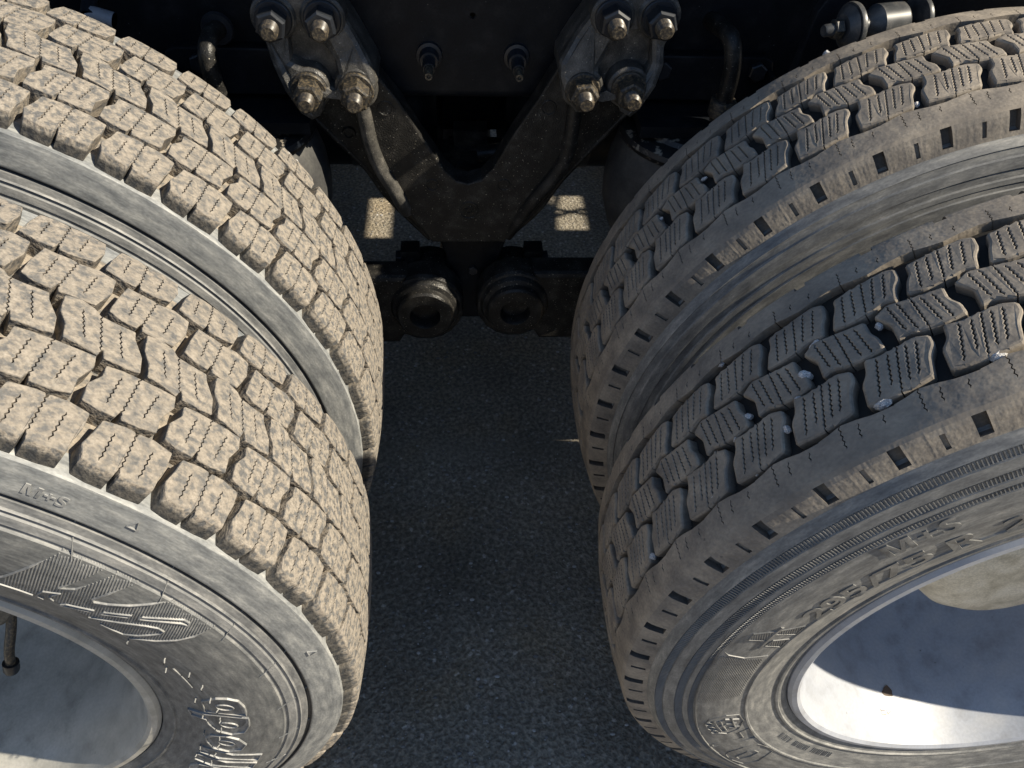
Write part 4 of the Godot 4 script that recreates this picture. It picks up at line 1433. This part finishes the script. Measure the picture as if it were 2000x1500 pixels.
	for side in 2:
		var pad: Array = [pad_l, pad_r][side]
		var hollow: Array = [hollow_l, hollow_r][side]
		st = tool()
		plate(st, pad, -0.058, -0.008, 2.0)
		# the raised part is cut in two through the hollow, which leaves no ring to fill
		var outer := ccw(xy(pad))
		var gap := ccw(xy(hollow))
		var mid: float = [-218.0, 214.0][side]
		for h in 2:
			var half := PackedVector2Array([Vector2(mid, 700), Vector2(mid + (400 if h else -400), 700), Vector2(mid + (400 if h else -400), 1000), Vector2(mid, 1000)])
			for p in Geometry2D.intersect_polygons(outer, half):
				for q in Geometry2D.clip_polygons(p, gap):
					var weigh := func(v: Vector2): return 0.0 if absf(v.x - mid) < 0.05 else 1.0
					var lean := func(v: Vector2, hh: float, k: int):
						# the lower half stands further out than the top
						var lift := 14.0 + 20.0 * clampf((900.0 - v.y) / 75.0, 0.0, 1.0)
						return Vector3(v.x / 1000.0, v.y / 1000.0, -0.010 + (hh + (lift if k < 3 else 0.0)) / 1000.0)
					block(st, q, [[8.0, 0.0], [2.5, -2.2], [0.0, -8.0], [0.0, -1.0]], lean, weigh)
		var pm := put("mounting_pad", done(st), M.dusty_casting, b)
		pm.position.y = y
		for h in 4:
			var c: Array = [[[-0.264, 0.9185], [-0.200, 0.9195], [-0.2295, 0.8275], [-0.164, 0.828]], [[0.188, 0.929], [0.2515, 0.930], [0.156, 0.834], [0.222, 0.836]]][side][h]
			var low: bool = h > 1
			# bosses carry the nuts
			put("boss", turned([[0.0, 0.004], [0.027, 0.004], [0.030, 0.001], [0.031, -0.02]], 30, Transform3D(Basis(), Vector3(c[0], c[1] + y, (0.013 if low else 0.004)))), M.dusty_casting, b)
			bolt(b, Vector3(c[0], c[1] + y, (0.017 if low else 0.008)), 0.3 + h * 0.35 + side * 0.2, M.dusty_steel if low else M.dark_steel, M.stud_steel, 1.0, 0.016 if low else 0.016)
	b.rotation = Vector3.ZERO


func arms() -> void:
	var y := -GROUND
	for side in 2:
		var cx: float = [-0.091, 0.0715][side]
		var cy: float = [0.426, 0.4335][side]
		var o := thing("torque_rod", ["black torque rod with a round bushing eye, left of the pair, sunlit on top", "black torque rod with a round bushing eye, right of the pair, mostly in shade"][side], "torque rod", Vector3(cx, GROUND, -0.585), "facing torque rods under the bracket")
		var st := tool()
		var s := -1.0 if side == 0 else 1.0
		var p := []
		# a straight bar with a round end round the eye
		p.append_array([s * 0.75, 0.062, s * 0.03, 0.062])
		for k in 13:
			var a := deg_to_rad(62.0 + 242.0 * k / 12.0)
			p.append_array([-s * -cos(a) * 0.070 * 1.0, sin(a) * 0.074 - 0.010])
		p.append_array([s * 0.05, -0.090, s * 0.75, -0.090])
		plate(st, p, -0.045, 0.0, 8.0)
		var bar := put("arm", done(st), M.black_casting, o)
		bar.position = Vector3(0, cy + y + 0.012, 0)
		var eye := put("bushing_eye", turned([[0.0255, -0.055], [0.0255, 0.020], [0.0275, 0.024], [0.047, 0.024], [0.050, 0.020], [0.051, 0.010], [0.058, 0.007], [0.062, 0.0], [0.063, -0.01]], 48), M.black_casting, o)
		eye.position = Vector3(0, cy + y + 0.007, 0.0)
		put("bushing_tube", turned([[0.0, -0.03], [0.0258, -0.03]], 24), M.black_paint, eye)


func air_springs() -> void:
	var y := -GROUND
	for side in 2:
		var s := -1.0 if side == 0 else 1.0
		var at := Vector3(0.345 * s + (-0.022 if side == 0 else 0.0), GROUND, -0.635)
		var o := thing("air_spring", ["air spring with grey rubber bellows behind the left tyres, mostly hidden", "air spring with grey rubber bellows and chipped black top plate behind the right tyres"][side], "air spring", at, "air springs beside the bracket")
		var up := axis(Vector3(0, y, 0), Vector3.UP)
		put("bellows", turned([[0.0, 0.755], [0.105, 0.755], [0.112, 0.747], [0.117, 0.730], [0.126, 0.70], [0.130, 0.665], [0.128, 0.63], [0.116, 0.59], [0.098, 0.56], [0.08, 0.55], [0.082, 0.50], [0.084, 0.42]], 64, up), M.bellows_rubber, o)
		put("top_plate", turned([[0.0, 0.772], [0.086, 0.772], [0.090, 0.766], [0.107, 0.766], [0.117, 0.762], [0.120, 0.755], [0.117, 0.747], [0.10, 0.744]], 64, up), M.chipped_paint, o)
		var st := tool()
		box(st, Vector3(-0.10, 0.773 + y, -0.05), Vector3(0.12, 0.790 + y, 0.062))
		put("seat_plate", done(st), M.black_paint, o)
	for side in 2:
		var s := -1.0 if side == 0 else 1.0
		var h := thing("spring_hanger", ["black folded hanger plate on the frame rail above the left air spring", "black folded hanger plate with two bolt heads above the right air spring"][side], "hanger plate", Vector3(0.34 * s, GROUND, -0.655), "hanger plates over the air springs")
		var st := tool()
		plate(st, [-0.105, 0.800, 0.105, 0.800, 0.112, 0.845, 0.108, 0.862, 0.095, 0.868, -0.095, 0.868, -0.108, 0.862, -0.112, 0.845], 0.0, 0.018, 3.0)
		for x in [-0.108, 0.1]:
			plate(st, [x, 0.795, x + 0.008, 0.795, x + 0.008, 0.85, x, 0.85], 0.0, 0.04, 1.0)
		put("plate", done(st), M.black_paint, h).position.y = y
		for x in [-0.062, 0.085]:
			plain_bolt(h, Vector3(x, 0.848 + y, 0.018), Vector3(0, 0, 1), 0.014, M.dark_steel)
	# the axles themselves, seen only as shade
	for side in 2:
		var s := -1.0 if side == 0 else 1.0
		var ax := thing("axle", ["black axle housing behind the left wheels", "black axle housing behind the right wheels"][side], "axle", Vector3(WHEEL_X * s, GROUND, -1.09), "axles of the tandem")
		put("housing", turned([[0.0, 0.60], [0.07, 0.60], [0.075, 0.45], [0.075, -0.45], [0.07, -0.60], [0.0, -0.60]], 24, Transform3D(Basis(), Vector3(0, AXLE_Y + y, 0))), M.black_paint, ax)
		for z in [0.555]:
			put("brake_drum", turned([[0.0, z], [0.19, z], [0.203, z - 0.012], [0.206, z - 0.17], [0.0, z - 0.17]], 40, Transform3D(Basis(), Vector3(0, AXLE_Y + y, 0))), M.black_paint, ax)


func pipes() -> void:
	var y := -GROUND
	var p := thing("bent_pipe", "black bent pipe hooking out of the frame rail left of the bracket", "pipe", Vector3(-0.37, GROUND, -0.598), "bent pipes beside the bracket")
	var at := Vector3(0.37, y, 0.62)
	put("pipe", tube(bend([Vector3(-0.366, 0.885, -0.68), Vector3(-0.370, 0.892, -0.63), Vector3(-0.372, 0.880, -0.602), Vector3(-0.3715, 0.850, -0.60), Vector3(-0.366, 0.80, -0.604), Vector3(-0.360, 0.75, -0.61)].map(func(v): return v + at), 6), [0.0125], 18), M.black_casting, p)
	put("grommet", turned([[0.013, 0.004], [0.021, 0.004], [0.023, 0.0]], 24, Transform3D(Basis(), Vector3(-0.367, 0.889, -0.6595) + at)), M.dark_steel, p)
	p = thing("bent_pipe", "black bent pipe with a tan collar on the frame rail right of the bracket", "pipe", Vector3(0.36, GROUND, -0.598), "bent pipes beside the bracket")
	at = Vector3(-0.36, y, 0.62)
	put("pipe", tube(bend([Vector3(0.345, 0.905, -0.68), Vector3(0.350, 0.913, -0.63), Vector3(0.357, 0.905, -0.606), Vector3(0.364, 0.870, -0.60), Vector3(0.3635, 0.825, -0.60), Vector3(0.361, 0.795, -0.60)].map(func(v): return v + at), 6), [0.0125], 18), M.black_casting, p)
	put("collar", turned([[0.012, 0.0], [0.0185, 0.0], [0.0195, -0.002], [0.0195, -0.022], [0.018, -0.024]], 24, axis(Vector3(0.3635, 0.828, -0.60) + at, Vector3(0.03, 1, 0))), M.dusty_steel, p)
	# the damper's upper mount, right: a bolt through a big washer and a sleeve
	var d := thing("damper_mount", "steel bolt, round washers and dark sleeve of a damper mount above the right tyre", "damper mount", Vector3(0.482, GROUND, -0.49))
	var a := axis(Vector3(-0.022, 0.958 + y, 0.0), Vector3(-1.0, -0.04, 0.22))
	var line := a.basis.z
	var k := func(m: float) -> Transform3D: return Transform3D(a.basis.scaled(Vector3.ONE * 0.8), a.origin + line * m * 0.8)
	put("washer", turned([[0.0, 0.0], [0.036, 0.0], [0.037, -0.004], [0.036, -0.008], [0.0, -0.008]], 40, k.call(-0.012)), M.worn_steel, d)
	put("washer", turned([[0.0, 0.010], [0.020, 0.010], [0.026, 0.004], [0.033, 0.0]], 36, k.call(-0.010)), M.worn_steel, d)
	var st := tool()
	var fr: Transform3D = k.call(0.004)
	block(st, hexagon(15.0, 0.2), [[2.0, 0.0], [0.0, -1.6], [0.0, -14.0]], func(q: Vector2, h: float, _k: int): return fr * Vector3(q.x / 1000.0, q.y / 1000.0, 0.014 + h / 1000.0))
	put("nut", done(st), M.dusty_steel, d)
	put("stud", turned([[0.0, 0.03], [0.008, 0.03], [0.0095, 0.027], [0.0095, 0.0]], 20, k.call(0.004)), M.worn_steel, d)
	put("spacer", turned([[0.0, 0.0], [0.0135, 0.0], [0.0135, -0.03]], 24, k.call(-0.02)), M.worn_steel, d)
	put("sleeve", turned([[0.0, 0.0], [0.014, 0.0], [0.026, -0.014], [0.029, -0.018], [0.029, -0.062], [0.026, -0.066], [0.012, -0.068]], 40, k.call(-0.042)), M.worn_steel, d)
	put("washer", turned([[0.0, 0.0], [0.034, 0.0], [0.035, -0.004], [0.034, -0.008], [0.0, -0.008]], 36, k.call(-0.135)), M.worn_steel, d)
	st = tool()
	plate(st, [-0.045, 0.84, 0.02, 0.84, 0.012, 0.955, 0.0, 0.985, -0.02, 0.985, -0.035, 0.955], -0.07, -0.055, 2.0)
	put("bracket_plate", done(st), M.black_paint, d).position.y = y
	# pale plastic end and grey stub that peep over the left tyre
	var c := thing("cable_plug", "pale plastic cable plug beside a grey stub, just above the left tyre's tread", "cable plug", Vector3(-0.51, GROUND, -0.62))
	put("plug", tube([Vector3(-0.02, 0.916 + y, 0.0), Vector3(0.014, 0.908 + y, 0.004)], [0.010], 12), M.white_rim, c)
	put("stub", tube([Vector3(-0.02, 0.93 + y, -0.03), Vector3(-0.018, 0.912 + y, 0.006)], [0.0095, 0.012], 8), M.dark_steel, c)


func underside() -> void:
	var y := -GROUND
	# the beam that the V bracket runs into, and the cross tube behind the eyes
	var b := thing("trunnion_beam", "dark trunnion beam below the V bracket, between the two bushing eyes", "beam", Vector3(0, GROUND, -0.69))
	var st := tool()
	plate(st, [-0.072, 0.560, 0.064, 0.560, 0.046, 0.505, 0.044, 0.40, 0.052, 0.36, -0.058, 0.36, -0.050, 0.40, -0.052, 0.505], -0.10, 0.04, 4.0)
	put("post", done(st), M.black_paint, b).position.y = y
	put("cross_tube", turned([[0.0, 0.02], [0.055, 0.02], [0.06, 0.015], [0.06, -0.85]], 32, Transform3D(Basis(), Vector3(-0.004, 0.42 + y, 0))), M.black_paint, b)
	plain_bolt(b, Vector3(-0.003, 0.475 + y, 0.040), Vector3(0, 0, 1), 0.009, M.dark_steel)
	for side in 2:
		var x: float = [-0.117, 0.108][side]
		var r := thing("arm_clamp", ["small dark clamp block above the left bushing eye", "small dark clamp block above the right bushing eye"][side], "clamp", Vector3(x, GROUND, -0.66), "clamp blocks above the bushing eyes")
		st = tool()
		box(st, Vector3(-0.017, 0.455 + y, -0.02), Vector3(0.017, 0.512 + y, 0.012))
		put("block", done(st), M.black_casting, r)
		put("pin", turned([[0.0, 0.004], [0.012, 0.004], [0.013, 0.0], [0.013, -0.045]], 20, axis(Vector3(0.0 , 0.488 + y, 0.018), Vector3(0, 0.1, 1))), M.black_casting, r)
		st = tool()
		plate(st, [0.016, 0.46, 0.026, 0.46, 0.026, 0.506, 0.016, 0.506] if side else [-0.026, 0.46, -0.016, 0.46, -0.016, 0.506, -0.026, 0.506], 0.0, 0.02, 1.5)
		put("clip", done(st), M.dark_steel, r).position.y = y
		put("spacer_ring", turned([[0.03, 0.006], [0.055, 0.006], [0.058, 0.0], [0.058, -0.04]], 36, Transform3D(Basis(), Vector3(0.034 if side == 0 else -0.036, 0.428 + y, 0.0))), M.black_casting, r)
	# a cross member and the cluster of valves and casings behind the V
	var c := thing("cross_member", "dark cross member hanging between the frame rails behind the V bracket", "cross member", Vector3(0, GROUND, -0.95))
	st = tool()
	box(st, Vector3(-0.072, 0.60 + y, -0.4), Vector3(0.068, 1.05 + y, 0.0))
	put("channel", done(st), M.black_paint, c)
	st = tool()
	for k in 7:
		box(st, Vector3(0.082 + k * 0.019, 0.655 + y, 0.0), Vector3(0.092 + k * 0.019, 0.70 + y, 0.03))
	box(st, Vector3(0.075, 0.645 + y, -0.03), Vector3(0.22, 0.705 + y, 0.0))
	put("ribbed_plate", done(st), M.black_casting, c)
	st = tool()
	box(st, Vector3(-0.17, 0.665 + y, -0.02), Vector3(-0.075, 0.685 + y, 0.02))
	put("rusty_strap", done(st), M.grey_hub, c)
	for side in 2:
		var tank := thing("air_tank", ["dark air tank slung between the frame rails, left of the cross member", "dark air tank slung between the frame rails, right of the cross member"][side], "air tank", Vector3(-0.352 if side == 0 else 0.352, GROUND, -1.0), "air tanks between the rails")
		var shell := turned([[0.0, 0.30], [0.07, 0.296], [0.10, 0.285], [0.116, 0.265], [0.12, 0.24], [0.12, -0.24], [0.116, -0.265], [0.10, -0.285], [0.07, -0.296], [0.0, -0.30]], 40, axis(Vector3(0, 0.635 + y, 0), Vector3.RIGHT))
		put("shell", shell, M.black_paint, tank)
		for x in [-0.13, 0.13]:
			put("strap", turned([[0.1205, 0.016], [0.1225, 0.016], [0.1225, -0.016], [0.1205, -0.016]], 40, axis(Vector3(x, 0.635 + y, 0), Vector3.RIGHT)), M.dark_steel, tank)
	var v := thing("valve_block", "dusty black brake valve cluster seen through the gap of the V bracket", "valve", Vector3(0.01, GROUND, -0.86))
	var parts := [[Vector3(-0.055, 0.505, -0.05), Vector3(0.07, 0.60, 0.0)], [Vector3(-0.045, 0.60, -0.05), Vector3(0.02, 0.632, -0.01)], [Vector3(-0.075, 0.54, -0.04), Vector3(-0.053, 0.60, 0.012)], [Vector3(-0.04, 0.53, 0.0), Vector3(-0.012, 0.578, 0.022)]]
	st = tool()
	for q in parts:
		box(st, q[0] + Vector3(0, y, 0), q[1] + Vector3(0, y, 0))
	put("body", done(st), M.dusty_casting, v)
	for q in [[Vector3(0.0, 0.60, 0.012), Vector3(0.11, 0.612, 0.012), 0.016], [Vector3(0.06, 0.57, 0.02), Vector3(0.115, 0.59, 0.02), 0.024], [Vector3(0.0, 0.53, 0.02), Vector3(0.06, 0.545, 0.02), 0.018], [Vector3(0.02, 0.50, 0.015), Vector3(0.022, 0.58, 0.02), 0.011], [Vector3(-0.062, 0.50, 0.01), Vector3(-0.058, 0.545, 0.016), 0.014]]:
		put("fitting", tube([q[0] + Vector3(0, y, 0), q[1] + Vector3(0, y, 0)], [q[2]], 14), M.dusty_casting, v)
	put("hose", tube(bend([Vector3(-0.02, 0.48, 0.02), Vector3(0.0, 0.535, 0.035), Vector3(0.03, 0.52, 0.035), Vector3(0.05, 0.56, 0.03), Vector3(0.10, 0.60, 0.0)].map(func(p): return p + Vector3(0, y, 0)), 6), [0.006], 10), M.bellows_rubber, v)
	put("bright_fitting", turned([[0.0, 0.012], [0.006, 0.012], [0.007, 0.0]], 12, Transform3D(Basis(), Vector3(-0.012, 0.50 + y, 0.03))), M.white_rim, v)
